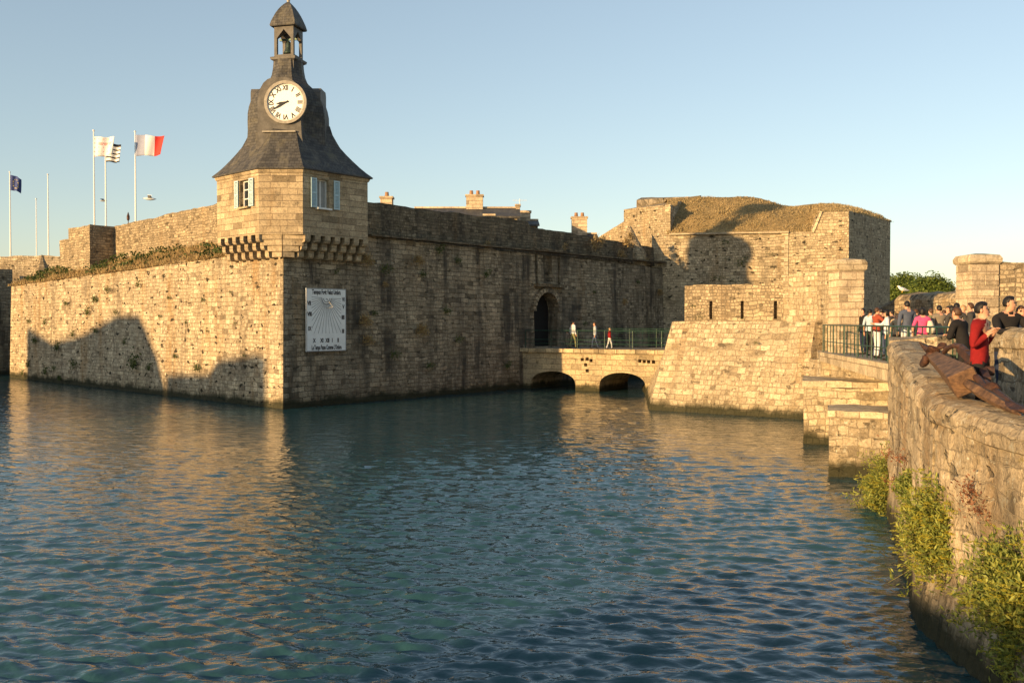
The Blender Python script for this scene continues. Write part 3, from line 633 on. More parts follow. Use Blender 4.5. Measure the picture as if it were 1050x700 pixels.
# ------------------------------------------------------------------ OUTWORK in front (right)
E0 = v2(onz(665, 420)); E1 = v2(onz(823, 430)); ed = (E1-E0).normalized(); en = Vector((ed.y, -ed.x, 0)); en = en if en.y < 0 else -en
Le = (E1-E0).length; zt_o = 4.32
bk = 13
def batt(p, k_, top): return p-en*1.0*k_+ed*0
poly0 = [E0, E0+ed*Le*.5, E1, E1-en*6+ed*1.5, E1-en*bk+ed*2, v2(onz(655, 404.5))+Vector((1, 6, 0)), v2(onz(661, 403.5))]
poly1 = [v2(at(689, 329, 48.9)), v2(at(762, 329, 46.7)), v2(at(836, 329, 44.6)), E1-en*6+ed*1.5, E1-en*bk+ed*2, v2(at(700, 330, 62)), v2(at(697, 330, 56))]
bm = B()
def subd(pl, n=16):
    out = []
    for a, b in zip(pl, pl[1:]+pl[:1]): out += [a+(b-a)*i/n for i in range(n)]
    return out
a_, b_ = subd(poly0), subd(poly1); rings = []
for k_ in range(15):
    t = -.35+1.35*k_/14; z = zt_o*t; rr = []
    for p, q in zip(a_, b_):
        r = p+(q-p)*t; j = Vector((nz((r.x, r.y, z), .9), nz((r.y, z, r.x), .9), 0))*.07
        rr.append(r+j+Z*(z+(nz((r.x, r.y, 0), .7)*.06 if k_ == 14 else 0)))
    rings.append(rr)
loft(bm, rings)
ow = tag(obj('outwork', bm, 'outwork'), 'sunlit battered stone outwork standing in the water beside the bridge', 'bastion')
# parapet with three slits
pl0 = v2(at(702, 310, 49.9)); pl1 = v2(at(803, 310, 47.0)); pd = (pl1-pl0).normalized()
zpt = at(745, 292, 48.5).z
bm = slab(pl0, pl1, .9, zt_o-.3, lambda s: zpt-.0, step=.3, jit=.04, topj=.05, seed=13)
cut = []
pn = Vector((pd.y, -pd.x, 0))
for px in (729, 761, 795):
    p = hit(px, 318, pl0, pd); za = hit(px, 308.5, pl0, pd).z; zb = hit(px, 327, pl0, pd).z
    cut.append(box(B(), v2(p)+Z*(za+zb)/2, (.16, 1.3, za-zb), ax=(pd, pn, Z)))
obj('loophole_parapet', boolean(bm, cut), 'rubble', ow)
bm = slab(pl0-pn*.9+pd*.05, pl0-pn*9+pd*.6, .8, zt_o-.3, zpt+.05, step=.5, seed=14, side=-1); obj('side_parapet', bm, 'rubble', ow)
bm = B(); ragged(bm, [pl1-pd*.02, v2(at(838, 300, 45.4)), v2(at(862, 300, 43)), v2(at(866, 300, 49)), v2(at(822, 300, 51)), pl1-pn*4], 1.5, lambda p: 6.3+.9*(p.x-12)*.18, 3, .05); obj('shoulder_wall', bm, 'outwork', ow)
# terrace interior
bm = B(); prism(bm, [F1+Vector((-.5, -.5, 0)), F1+Vector((-1, 6, 0)), Vector((14, 70, 0)), Vector((24, 66, 0)), Vector((26, 40, 0)), Vector((15, 41, 0))], 1, 2.62)
tag(obj('terrace_ground', bm, 'paving'), None, None, kind='structure')
# ------------------------------------------------------------------ BIG BASTION
yb = [(652, 78.5), (686, 76.8), (747, 75.8), (808, 75), (870, 73.2)]
b0, b1, b2, b3 = v2(at(686, 300, 76.8)), v2(at(808, 300, 75.0)), v2(at(870, 300, 73.2)), v2(at(912.5, 300, 83))
zc1 = at(747, 239.5, 75.8).z
fort = thing('bastion', 'massive sunlit stone bastion with grass covered top behind the outwork', 'bastion', b0)
bm = slab(b0-(b1-b0)*.15, b1, 5, 1.0, zc1, step=.45, jit=.06, topj=.02, seed=21); obj('wall', bm, 'fort', fort)
sR = at(837, 219, 74.3); b1b = v2(hit(834, 240, b1, b2-b1)); Lr = (b1b-b1).length; Lt = (b2-b1).length; ztR = at(860, 217, 73.6).z
def zr(s): return zc1 if s < Lr else min(ztR, zc1+(s-Lr)*(ztR-zc1)/.55)
bm = slab(b1, b2, .9, 1.0, zr, step=.28, jit=.05, topj=.02, seed=22, m1=1); obj('wall', bm, 'fort', fort)
ztS = at(912, 227.5, 83).z
bm = slab(b2, b3, .9, 1.0, lambda s: ztR+(ztS-ztR)*s/((b3-b2).length), m0=1, step=.45, jit=.06, topj=.04, seed=23); obj('wall', bm, 'fort', fort)
bm = slab(b3, b3+Vector((-3, 22, 0)), 5, 1.0, ztS, step=.8, jit=.06, topj=.04, seed=24); obj('wall', bm, 'fort', fort)
bm = B(); cdir = (b1-b0).normalized(); box(bm, (b0+b1)/2+Z*(zc1+.04)+Vector((cdir.y, -cdir.x, 0))*.03, ((b1-b0).length, .5, .14), ax=(cdir, Vector((-cdir.y, cdir.x, 0)), Z)); obj('coping', bm, 'pale_block', fort)
rd = (b2-b1).normalized(); bm = B(); tube(bm, [b1b+Z*(zc1-.05)-Vector((rd.y, -rd.x, 0))*-.0, b1b+rd*.6+Z*(ztR+.05)], [.14, .14], 4); obj('raking_coping', bm, 'pale_block', fort)
for i in range(14):
    pass
bm = B()
for i in range(26):
    z0 = 5.2+i*.23; w_ = .5 if i % 2 else .32; box(bm, b1-cdir*w_/2+Vector((cdir.y, -cdir.x, 0))*.0+Z*(z0+.1), (w_, .14, .215), ax=(cdir, Vector((-cdir.y, cdir.x, 0)), Z))
obj('quoins', bm, 'pale_block', fort)
# grass mound: front edge -> ridge -> back
sky_pts = [(684, 204), (700, 203), (718, 202), (745, 202.3), (765, 201.5), (778, 203), (790, 206.5), (802, 210.5), (815, 211.5), (830, 209.5), (845, 208.5), (858, 209.5), (870, 212), (885, 215), (900, 220), (912, 227)]
def edge(px):
    if px < 808: p = hit(px, 240, b0, b1-b0); return Vector((p.x, p.y, zc1+.02))
    if px < 834: p = hit(px, 240, b1, b2-b1); return Vector((p.x, p.y, zc1+.0))
    if px < 870: p = hit(px, 217, b1, b2-b1); return Vector((p.x, p.y, min(ztR, zc1+(px-834)/6*(ztR-zc1))))
    p = hit(px, 217, b2, b3-b2); t = (v2(p)-b2).length/(b3-b2).length; return Vector((p.x, p.y, ztR+(ztS-ztR)*t))
rows = []
for a in np.linspace(684, 912.3, 76):
    py = np.interp(a, [p[0] for p in sky_pts], [p[1] for p in sky_pts]); e_ = edge(a); e_ -= Vector((0, -.12, 0))
    Yr = 82.6 if a < 870 else 82.6+(a-870)/42*1.2; rdg = at(a, py, Yr); row = []
    for j in range(15):
        t = j/14; p = e_.lerp(rdg, t); p.z = e_.z+(rdg.z-e_.z)*math.sin(t*PI/2)**1.0*1.0 if False else e_.z+(rdg.z-e_.z)*(t*1.25-.25*t*t if True else t)
        sw = math.sin(PI*t); p.z += sw*(nz(p, .5)*.22+nz(p, 1.7)*.1); row.append(p)
    for j in range(1, 5): q = rdg.copy(); q.y += j*5; q.z -= j*j*.35; row.append(q)
    rows.append(row)
bm = B(); loft(bm, rows, False, False, closed=False); obj('grass_mound', bm, 'dry_grass', fort, smooth=True)
bm = B(); rgm = random.Random(4)
for i in range(5200):
    a = rgm.uniform(0, len(rows)-1.001); b = rgm.uniform(0, 14.99)**1.0; ia, ib = int(a), int(b); p = rows[ia][ib].lerp(rows[ia+1][ib], a-ia).lerp(rows[ia][ib+1].lerp(rows[ia+1][ib+1], a-ia), b-ib)
    hL = rgm.uniform(.05, .14)*(1.8 if nz(p, .6) > .15 else 1)
    for k_ in range(4):
        q = p+Vector((rgm.gauss(0, .12), rgm.gauss(0, .12), -.03)); l_ = Vector((rgm.gauss(0, .4), rgm.gauss(0, .4), 1)).normalized()*hL; sd_ = Vector((rgm.gauss(0, 1), rgm.gauss(0, 1), 0)).normalized()*.035
        bm.faces.new([bm.verts.new(x) for x in (q-sd_, q+sd_, q+l_)])
tag(obj('grass', bm, 'leaf_mound', uv=False), 'dry golden grass covering the top of the bastion', 'grass', kind='stuff')
# left block
l0 = v2(at(640, 230, 80.5)); l1 = v2(at(687.3, 230, 77.2)); l2 = v2(at(719, 205, 90)); zl = at(664, 211.5, 78.8).z
bm = B(); zl2 = at(718, 202, 90).z
ragged(bm, [l0, l1, l2, v2(at(660, 210, 98))], 4.0, lambda p: zl+(max(0, (p-l1).dot((l2-l1).normalized()))/((l2-l1).length))*(zl2-zl)*1.0 if p.y > 80 and p.x > l1.x-1 else zl, 31, .07, nz_=20)
obj('end_block', bm, 'fort', fort)
bm = B(); rr = []
top = v2((l0+l1)/2)
loft(bm, [[l0+Z*(zl-.3), l1+Z*(zl-.3), l2+Z*(zl2-.5), v2(at(655, 210, 98))+Z*(zl2)], [l0.lerp(l2, .35)+Z*(zl+.55), l1.lerp(l2, .6)+Z*(zl+1.3), l2+Z*(zl2+.15), v2(at(668, 210, 97))+Z*(zl2+.4)]]); obj('grass_cap', bm, 'dry_grass', fort)
# sloping buttress wall left of it
s0, s1 = at(614, 243, 84), at(641, 226, 80.6)
bm = slab(v2(s0), v2(s1), 3, 6, lambda s: s0.z+(s1.z-s0.z)*min(1, s/((v2(s1)-v2(s0)).length)), step=.4, topj=.02, seed=33); obj('sloping_wall', bm, 'fort', fort)
g = at(650, 258, 75.5); bm = B(); loft(bm, [circ((g.x, g.y, 8), 1.0, 14), circ((g.x, g.y, 9.6), .95, 14), circ((g.x-.2, g.y, 10.6), .55, 14), circ((g.x-.35, g.y, 11.7), .12, 14)])
tag(obj('sentry_cone', bm, 'rubble', smooth=True), 'small stone cone at the end of the gateway rampart below the bastion', 'turret')
# ------------------------------------------------------------------ houses behind the rampart
def house(label, pxa, pxb, yr, ye, Y, chims, depth=7, wall='chimney_stone', hid=5):
    a, b = at(pxa, yr, Y), at(pxb, yr, Y); ze = at(pxa, ye, Y).z; L = b.x-a.x; c = Vector(((a.x+b.x)/2, Y, 0))
    t = thing('house', label, 'house', (c.x, c.y, 2.6)); zr_ = a.z
    bm = B(); box(bm, c+Z*(ze+2.6)/2+Vector((0, depth/2*0, 0)), (L-.5, depth, ze-2.6)); obj('wall', bm, wall, t)
    bm = B(); pts = [(-depth/2-.3, ze-.05), (0, zr_), (depth/2+.3, ze-.05), (depth/2+.3, ze-.2), (0, zr_-.18), (-depth/2-.3, ze-.2)]
    slab_poly(bm, [Vector((a.x, Y+y, z)) for y, z in pts], Vector((L, 0, 0))); obj('roof', bm, 'slate', t)
    bm = B(); box(bm, c+Z*(zr_+.05), (L, .22, .14)); obj('ridge', bm, 'chimney_stone', t)
    g_ = B(); slab_poly(g_, [Vector((a.x+.3, Y+y, z)) for y, z in ((-depth/2, ze-.1), (0, zr_-.25), (depth/2, ze-.1))], Vector((L-.6, 0, 0))); obj('gable', g_, wall, t)
    for (ca, cb, cyt, cyb, pots) in chims:
        pa, pb = at(ca, cyt, Y-.4), at(cb, cyb, Y-.4); w_ = pb.x-pa.x; cx2 = (pa.x+pb.x)/2
        bm = B(); box(bm, (cx2, Y-.0, (pa.z+pb.z-2)/2), (w_, .9, pa.z-pb.z+2)); box(bm, (cx2, Y, pa.z+.06), (w_+.16, 1.05, .14)); ch = obj('chimney', bm, 'chimney_stone', t)
        for i in range(pots):
            x = cx2+(i-(pots-1)/2)*.55; bm = B(); tube(bm, [(x, Y, pa.z+.1), (x, Y, pa.z+.5)], [.17, .14], 8); obj('chimney_pot', bm, 'tile_pot', ch)
    for i in range(3):
        bm = B(); box(bm, (a.x+L*(i+1)/4, Y-depth/2-.02, 5.2), (.9, .1, 1.3)); obj('window', bm, 'glass', t)
    return t
h1 = house('slate roofed house above the rampart with the tall double pot chimney', 425, 533, 213.5, 226, 82, [(478, 495, 201, 216, 2), (529, 533, 211, 222, 0)])
house('small gabled dormer roof beside the tall double pot chimney', 495, 508, 221, 227, 74, [], 2)
house('house behind the rampart showing only a small stone chimney right of the tower', 372, 410, 213, 226, 76, [(390, 402, 203, 214, 1)])
house('low house behind the rampart with a squat pale chimney right of the slate roof', 528, 552, 226, 234, 84, [(532, 544, 217.5, 226, 0), (545, 549, 228, 232, 0)])
house('house hidden behind the rampart with a single square chimney before the bastion', 575, 612, 240, 252, 86, [(586.5, 602, 223.5, 240, 2)])
bm = B(); a_ = at(533, 204, 82); tube(bm, [(a_.x, 82, a_.z), (a_.x, 82, a_.z-3)], .03, 5)
for i in range(5): tube(bm, [(a_.x-.5+.25*i, 81.7, a_.z-.15), (a_.x-.5+.25*i, 82.3, a_.z-.1)], .015, 4)
tube(bm, [(a_.x-.6, 82, a_.z-.12), (a_.x+.6, 82, a_.z-.12)], .015, 4); obj('antenna', bm, 'pole', h1)
# ------------------------------------------------------------------ flags
def flag(px, ytop, Y, name, label, fl=None, ybase=9.0, rad=.06):
    p = at(px, ytop, Y); t = thing(name, label, 'flagpole' if not fl else 'flag', (p.x, Y, ybase))
    bm = B(); tube(bm, [(p.x, Y, ybase), (p.x, Y, p.z)], [rad*1.3, rad*.7], 8); obj('pole', bm, 'pole', t)
    bm = B(); bmesh.ops.create_icosphere(bm, subdivisions=1, radius=.09, matrix=Matrix.Translation((p.x, Y, p.z))); obj('finial', bm, 'pole', t)
    if fl:
        w_, h_, drop, mats, pick, z0 = fl; nu, nv = 24, 14; bm = B(); g = []
        for i in range(nu+1):
            r = []
            for j in range(nv+1):
                a = i/nu; bb = j/nv; sag = drop*a**1.5
                r.append(bm.verts.new((p.x+.06+w_*a*(1-.12*bb*a), Y+.16*math.sin(a*9+bb*1.5+px)*a**.6, p.z-z0-h_*bb*(1-.1*a)-sag+.06*math.sin(a*7+px)*a)))
            g.append(r)
        for i in range(nu):
            for j in range(nv): f = bm.faces.new((g[i][j], g[i+1][j], g[i+1][j+1], g[i][j+1])); f.material_index = pick(i/nu, j/nv)
        o = obj('flag_cloth', bm, None, t, smooth=True, mats=mats)
        sm = o.modifiers.new('s', 'SOLIDIFY'); sm.thickness = .01
    return t
flag(138.5, 135, 74, 'flagpole', 'tall white pole flying the blue white and red tricolour flag', (2.15, 1.6, .1, ['flag_faded', 'flag_white', 'flag_red'], lambda a, b: min(2, int(a*3)), .25))
def cityp(a, b): return 1 if (.25 < b < .38 and (.2 < a < .38 or .45 < a < .6 or .7 < a < .8)) or (int(a*24) % 5 == 0 and int(b*14) % 3 == 1) else 0
flag(96, 134, 73, 'flagpole', 'tallest white pole flying a white flag with small red marks', (1.55, 1.5, .05, ['flag_white', 'flag_pink'], cityp, .45))
def bret(a, b): return (1 if int(a*12+b*6) % 2 else 0) if (a < .4 and b < .5) else (1 if int(b*9) % 2 == 0 else 0)
flag(108, 144, 75, 'flagpole', 'white pole flying a black and white striped flag behind the white flag', (1.2, 1.5, .25, ['flag_white', 'flag_black'], bret, .15))
flag(10, 176.5, 86, 'flagpole', 'pole at the far left flying a drooping dark blue flag', (.95, 1.35, .35, ['flag_blue', 'flag_star'], lambda a, b: 1 if .42 < ((a-.5)**2+(b-.5)**2)**.5*1.5 < .5 and int(math.atan2(a-.5, b-.5)*6) % 3 == 0 else 0, .25))
flag(37, 204, 92, 'flagpole', 'short bare white pole left of the taller bare pole', None, rad=.045)
flag(49, 179, 90, 'flagpole', 'tall bare white pole between the blue flag and the white flag', None)
p = at(131.5, 228, 67.5); bm = B(); tube(bm, [(p.x, p.y, p.z-1.2), (p.x, p.y, p.z+.1), (p.x, p.y, p.z+.2), (p.x, p.y, p.z+.4), (p.x, p.y, p.z+.7)], [.03, .03, .1, .11, .02], 8)
tag(obj('wall_lamp', bm, 'iron_dark'), 'small dark lamp standing on the upper wall beside the tricolour pole', 'lamp')
# ------------------------------------------------------------------ gulls
def gull(p, heading, fly, label, s=1.0, dark=False):
    t = thing('gull', label, 'seagull', p); hx = Vector((math.cos(heading), math.sin(heading), 0)); sx_ = Vector((-hx.y, hx.x, 0)); p = Vector(p)
    if fly: ax = [p-hx*.28*s, p-hx*.15*s, p, p+hx*.15*s+Z*.01, p+hx*.24*s+Z*.03, p+hx*.3*s+Z*.02]; rd_ = [.01, .05, .075, .06, .045, .01]
    else: ax = [p-hx*.3*s+Z*.1*s, p-hx*.15*s+Z*.15*s, p+Z*.18*s, p+hx*.12*s+Z*.24*s, p+hx*.17*s+Z*.32*s, p+hx*.23*s+Z*.33*s]; rd_ = [.012, .07, .1, .065, .05, .012]
    bm = B(); tube(bm, ax, [r*s for r in rd_], 8); bd_ = obj('body', bm, 'gull_grey' if dark else 'gull_white', t, smooth=True)
    bm = B(); tube(bm, [ax[-1]-hx*.01, ax[-1]+hx*.05*s-Z*.01*s], [.012*s, .004*s], 5); obj('beak', bm, 'gull_beak', bd_)
    for k_ in (-1, 1):
        bm = B()
        if fly:
            q = [p+hx*.1*s, p+hx*.12*s+sx_*k_*.3*s+Z*.14*s, p-hx*.08*s+sx_*k_*.68*s+Z*.08*s, p-hx*.03*s+sx_*k_*.3*s+Z*.13*s, p-hx*.1*s]
            slab_poly(bm, q, Z*.012*s)
        else:
            q = [p+hx*.08*s+Z*.2*s+sx_*k_*.09*s, p-hx*.05*s+Z*.24*s+sx_*k_*.07*s, p-hx*.36*s+Z*.1*s+sx_*k_*.03*s, p-hx*.1*s+Z*.1*s+sx_*k_*.1*s]; slab_poly(bm, q, sx_*k_*.012)
        obj('wing', bm, 'gull_grey' if dark or not fly else 'gull_white', t)
        if not fly: bm = B(); tube(bm, [p+sx_*k_*.04*s, p+sx_*k_*.04*s+Z*.12*s], .008*s, 5); obj('leg', bm, 'gull_beak', t)
gull(at(154, 204, 70), R(200), True, 'white gull gliding below the tricolour flag', 1.5)
gull(at(105.5, 206, 90), R(10), True, 'small dark gull flying between the two flagpoles', 1.1, True)
# ------------------------------------------------------------------ foreground: quay, footbridge, walls
qd = 3.08
near = [onz(907, 535), onz(957, 609), onz(994, 691)]
T0 = v2(at(911, 352, 22.2)); T1 = v2(at(957, 414, 13.6)); zT0 = at(911, 349, 22.2).z; zT1 = at(957, 412, 13.6).z
T2 = v2(at(1050, 439, 11.0)); zT2 = at(1050, 438, 11.0).z; T3 = T2+(T2-T1).normalized()*7
I0 = T0+Vector((.95, .3, 0)); I1 = v2(at(1030, 398, 13.8)); I1 = T1+Vector((.75, 0, 0)); I2 = T2+Vector((.95, .2, 0)); I3 = T3+Vector((1.0, 0, 0))
def wallpath(outer, inner, ztops, z0, seed, step=.16, flare=.18):
    bm = B(); Ls = [0]
    for a, b in zip(outer, outer[1:]): Ls.append(Ls[-1]+(b-a).length)
    n_ = int(Ls[-1]/step); rings = []
    for i in range(n_+1):
        s = Ls[-1]*i/n_; o = Vector((np.interp(s, Ls, [p.x for p in outer]), np.interp(s, Ls, [p.y for p in outer]), 0)); q = Vector((np.interp(s, Ls, [p.x for p in inner]), np.interp(s, Ls, [p.y for p in inner]), 0))
        zt = np.interp(s, Ls, ztops); zt += nz((s, seed, 0), .8)*.05; d_ = (q-o).normalized(); w_ = (q-o).length
        jt = (int(s/1.15+.2*math.sin(s)) % 2)*.02-.01; frac = (s/1.15) % 1; groove = .03 if frac < .1 else 0
        prof = [(w_, z0), (w_, zt-.16), (w_-.06, zt-.05-groove), (w_-.2, zt-groove+jt), (w_*.5, zt+.02-groove+jt), (.16, zt-groove+jt), (.02, zt-.06-groove), (-.05, zt-.16), (-.04, zt-.33), (.02, zt-.36)]
        zz = zt-.5
        while zz > z0+.2: prof.append((-.0-.0*(zt-zz)+.0, zz)); zz -= .16
        prof.append((0, z0))
        r = []
        for k_, (x, z) in enumerate(prof):
            p = o+d_*x; jj = (nz((s, z, seed), 2.2)*.035+nz((s, z, seed+5), 5.5)*.016)
            if k_ > 8: jj *= 1.6
            r.append(Vector((p.x, p.y, z))-d_*jj*(1 if x < w_*.6 else -1)+(Z*jj*.5 if 2 <= k_ <= 5 else Vector()))
        rings.append(r)
    m_ = max(len(r) for r in rings); rings = [r[:-1]+[r[-1]]*(m_-len(r)+1) for r in rings]
    return loft(bm, rings)
bm = wallpath([T0, T1], [I0, I1], [zT0, zT1], -1.5, 40)
qw = thing('quay_wall', 'lichen covered quay wall with rounded coping bending towards the viewer in the right foreground', 'wall', T0)
obj('far_section', bm, 'quay', qw, smooth=False)
bm = wallpath([T1+Vector((.0, .0, 0)), T2, T3], [I1+Vector((.02, .0, 0)), I2, I3], [zT1+.05, zT2+.03, zT2], -1.5, 44)
obj('near_section', bm, 'quay', qw)
bm = B(); ragged(bm, [T0+Vector((-.03, -.1, 0)), T0+Vector((.36, .9, 0)), T0+Vector((3.2, 1.4, 0)), T0+Vector((3.4, .5, 0)), I0+Vector((.4, -.5, 0)), I0+Vector((.02, -.6, 0))], -1.5, lambda p: zT0+.03+.05*(p.x-T0.x), 47, .04, 16, .25); obj('end_block', bm, 'quay', qw)
# inner wall the onlookers lean on
J0 = T0+Vector((3.2, .7, 0)); J1 = v2(at(1018, 340, 17.2)); J2 = v2(at(1052, 334, 15.6)); J3 = J2+Vector((2.6, -3.0, 0))
zJ = at(1040, 335, 16).z
bm = wallpath([J0, J1, J2, J3], [p+Vector((.5, .35, 0)) for p in (J0, J1, J2, J3)], [zT0+.15, zJ-.05, zJ, zJ+.05], 2.0, 50)
tag(obj('inner_wall', bm, 'quay'), 'low stone wall behind the man in the red sweater', 'wall')
# footing at the water and ground
bm = B(); ft = []
for p in (T0, T1, T2, T3):
    pass
ww = [T0+Vector((.2, .3, 0)), T1, T2, T3]; rings = []
for i in range(40):
    s = i/39*2.2; k_ = min(2, int(s)); p = ww[k_].lerp(ww[k_+1], s-k_); d_ = (ww[k_+1]-ww[k_]).normalized(); o_n = Vector((d_.y, -d_.x, 0)); o_n = o_n if o_n.x < 0 else -o_n
    j = nz((s*6, 0, 3), 1)*.08; wd_ = .12+.08*min(1, s*.6)
    rings.append([p-o_n*.2+Z*-1.6, p+o_n*(wd_+.35+j)+Z*-1.6, p+o_n*(wd_+j)+Z*.08, p+o_n*(wd_*.75+j)+Z*.42, p+o_n*.0+Z*(1.05+j*2), p-o_n*.2+Z*1.0])
loft(bm, rings); obj('footing', bm, 'quay', qw)
bm = B(); prism(bm, [I0+Vector((-.3, .3, 0)), I1-Vector((.3, 0, 0)), I2-Vector((.3, 0, 0)), I3-Vector((.3, 0, 0)), Vector((40, -10, 0)), Vector((60, 24.5, 0)), Vector((10.5, 24.5, 0))], -1.5, 2.72)
tag(obj('quay_ground', bm, 'paving'), None, None, kind='structure')
# footbridge deck, from the quay to the outwork
RA = at(844, 360.5, 38); RB = at(910, 375, 27.8); rdv = (v2(RB)-v2(RA)).normalized(); RC = v2(RA)+rdv*16.6
rr_ = Vector((-rdv.y, rdv.x, 0)); rr_ = rr_ if rr_.x > 0 else -rr_
fb = thing('footbridge', 'footbridge with a pale edge beam linking the quay to the outwork', 'bridge', v2(RA))
bm = B(); box(bm, v2(RA)+rdv*8.2+rr_*5.2+Z*(qd-.12), (17.0, 10.6, .24), ax=(rdv, rr_, Z)); obj('deck', bm, 'paving', fb)
bm = B(); slab_poly(bm, [v2(RA)-rr_*.12+Z*(qd+.05), v2(RA)-rr_*.12+rdv*16.6+Z*(qd+.05), v2(RA)-rr_*.12+rdv*16.6+Z*(qd-.6), v2(RA)-rr_*.12+rdv*8+Z*(qd-.42), v2(RA)-rr_*.12+Z*(qd-.3)], rr_*.3); obj('edge_beam', bm, 'pale_block', fb)
railing('footbridge_railing', 'green metal railing with upright bars in front of the crowd on the footbridge', [v2(RA)+Z*(qd+.02), RC+Z*(qd+.02)], 1.08, 2.1, (.42,), balus=.62, rad=.02)
# support wall under the footbridge and beyond the rail start
a0 = v2(at(830, 380, 40)); a1 = v2(at(915, 380, 33.5)); bm = slab(a0, a1, 8, -1.5, qd-.3, step=.35, jit=.05, seed=52); tag(obj('abutment_wall', bm, 'outwork'), 'lit stone abutment under the footbridge beside the outwork', 'wall')
bm = slab(v2(at(838, 350, 44)), v2(RA)+Vector((.0, .3, 0)), 4, -1.5, qd-.05, step=.4, seed=53); tag(obj('landing_wall', bm, 'outwork'), 'short stone wall between the outwork and the first green rail post', 'wall')
# stepped landing blocks
st1 = [v2(onz(824, 455)), v2(onz(824, 455))+Vector((4.6, -1.5, 0)), v2(onz(824, 455))+Vector((6.2, 2.0, 0)), v2(onz(824, 455))*1.1]
stp = thing('landing_step', 'pale stone landing block beside the outwork, higher and farther of the two', 'step', st1[0])
bm = B(); ragged(bm, st1, -1.5, at(824, 397, 34.4).z, 61, .04, 10, .3); obj('base', bm, 'outwork', stp)
zst = at(824, 397, 34.4).z
bm = B(); ragged(bm, [p+(p-sum(st1, Vector())/4).normalized()*.05 for p in st1], zst+.02, zst+.22, 62, .045, 2, .25); obj('slab', bm, 'pale_block', stp)
s0_ = v2(onz(850, 488)); st2 = [s0_, s0_+Vector((3.2, -1.6, 0)), s0_+Vector((4.6, 1.2, 0)), s0_*1.09]
stp = thing('landing_step', 'darker stone landing block in the water against the quay wall, lower and nearer', 'step', s0_)
z2_ = at(850, 428, 27.4).z
bm = B(); ragged(bm, st2, -1.5, z2_, 63, .04, 10, .3); obj('base', bm, 'quay', stp)
bm = B(); ragged(bm, [p+(p-sum(st2, Vector())/4).normalized()*.05 for p in st2], z2_+.02, z2_+.2, 64, .045, 2, .25); obj('slab', bm, 'pale_block', stp)
# gate pillars
def pillar(label, pxa, pxb, ytop, ycap, Y, rz, zb=2.6, dy=1.0):
    a, b = at(pxa, 300, Y), at(pxb, 300, Y); w_ = (b.x-a.x); c = Vector(((a.x+b.x)/2, Y+w_/2, 0)); zt = at(pxa, ytop, Y).z; zc = at(pxa, ycap, Y).z
    t = thing('gate_pillar', label, 'pillar', c+Z*zb)
    bm = B(); nrow = 10; hh = (zc-zb)/nrow; ex_ = Vector((math.cos(rz), math.sin(rz), 0)); ey_ = Vector((-ex_.y, ex_.x, 0)); sw = w_/(abs(math.cos(rz))+abs(math.sin(rz)))
    for i in range(nrow):
        z_ = zb+hh*(i+.5); rr2 = random.uniform(-.008, .008)
        if i % 2: box(bm, c+Z*z_, (sw+rr2, sw+rr2, hh-.022), ax=(ex_, ey_, Z))
        else:
            for t2 in (-1, 1): box(bm, c+Z*z_+ex_*t2*sw*.25, (sw/2-.012+rr2, sw+rr2, hh-.022), ax=(ex_, ey_, Z))
    box(bm, c+Z*(zb+zc)/2, (sw-.05, sw-.05, zc-zb-.01), ax=(ex_, ey_, Z))
    bmesh.ops.bevel(bm, geom=list(bm.edges), offset=.012, segments=1, affect='EDGES'); obj('shaft', bm, 'chimney_stone', t)
    bm = B(); ch_ = zt-zc
    loft(bm, [[c+ex_*i*sw*k_/2+ey_*j*sw*k_/2+Z*z for i, j in ((-1, -1), (1, -1), (1, 1), (-1, 1))] for k_, z in ((1.02, zc+.0), (1.14, zc+.07), (1.16, zt-.12), (1.02, zt), (.3, zt+.06))]); obj('cap', bm, 'pale_block', t); return t
pillar('square pale stone gate pillar with a cap beside the bastion at the railing start', 858, 887, 266, 277.5, 39.2, R(4))
pillar('square pale stone gate pillar with a wide cap above the crowd at the right', 993.5, 1025.5, 261, 270.5, 33, R(4))
# wall beyond pillar 2 and the low wall behind crowd
p2 = v2(at(1024, 300, 33.15)); bm = slab(p2, p2+Vector((12, -5.5, 0)), 1.2, 2.0, at(1030, 270.5, 34).z, step=.4, seed=55); tag(obj('high_wall', bm, 'rubble'), 'high rubble wall running right from the gate pillar above the crowd', 'wall')
la_, lb_ = v2(at(897, 310, 48)), v2(at(996, 300, 41)); zl_ = at(940, 299, 45).z
bm = slab(la_, lb_, 1.2, 2.0, lambda s: zl_-.5*max(0, 1-s/1.8), step=.35, jit=.06, topj=.07, seed=56, round_top=.3); lw = tag(obj('low_wall', bm, 'rubble'), 'rounded rubble wall behind the crowd with a gull on top', 'wall')
gp = v2(hit(925, 299, la_+Vector((0, .5, 0)), (lb_-la_))); gull((gp.x, gp.y, zl_-.02), R(175), False, 'white gull perched on the rounded wall above the crowd', .95)
bm = B(); prism(bm, [Vector((15.5, 40, 0)), Vector((60, 20, 0)), Vector((90, 120, 0)), Vector((26, 90, 0)), Vector((24, 60, 0))], 1, 2.95); tag(obj('town_ground', bm, 'paving'), None, None, kind='structure')
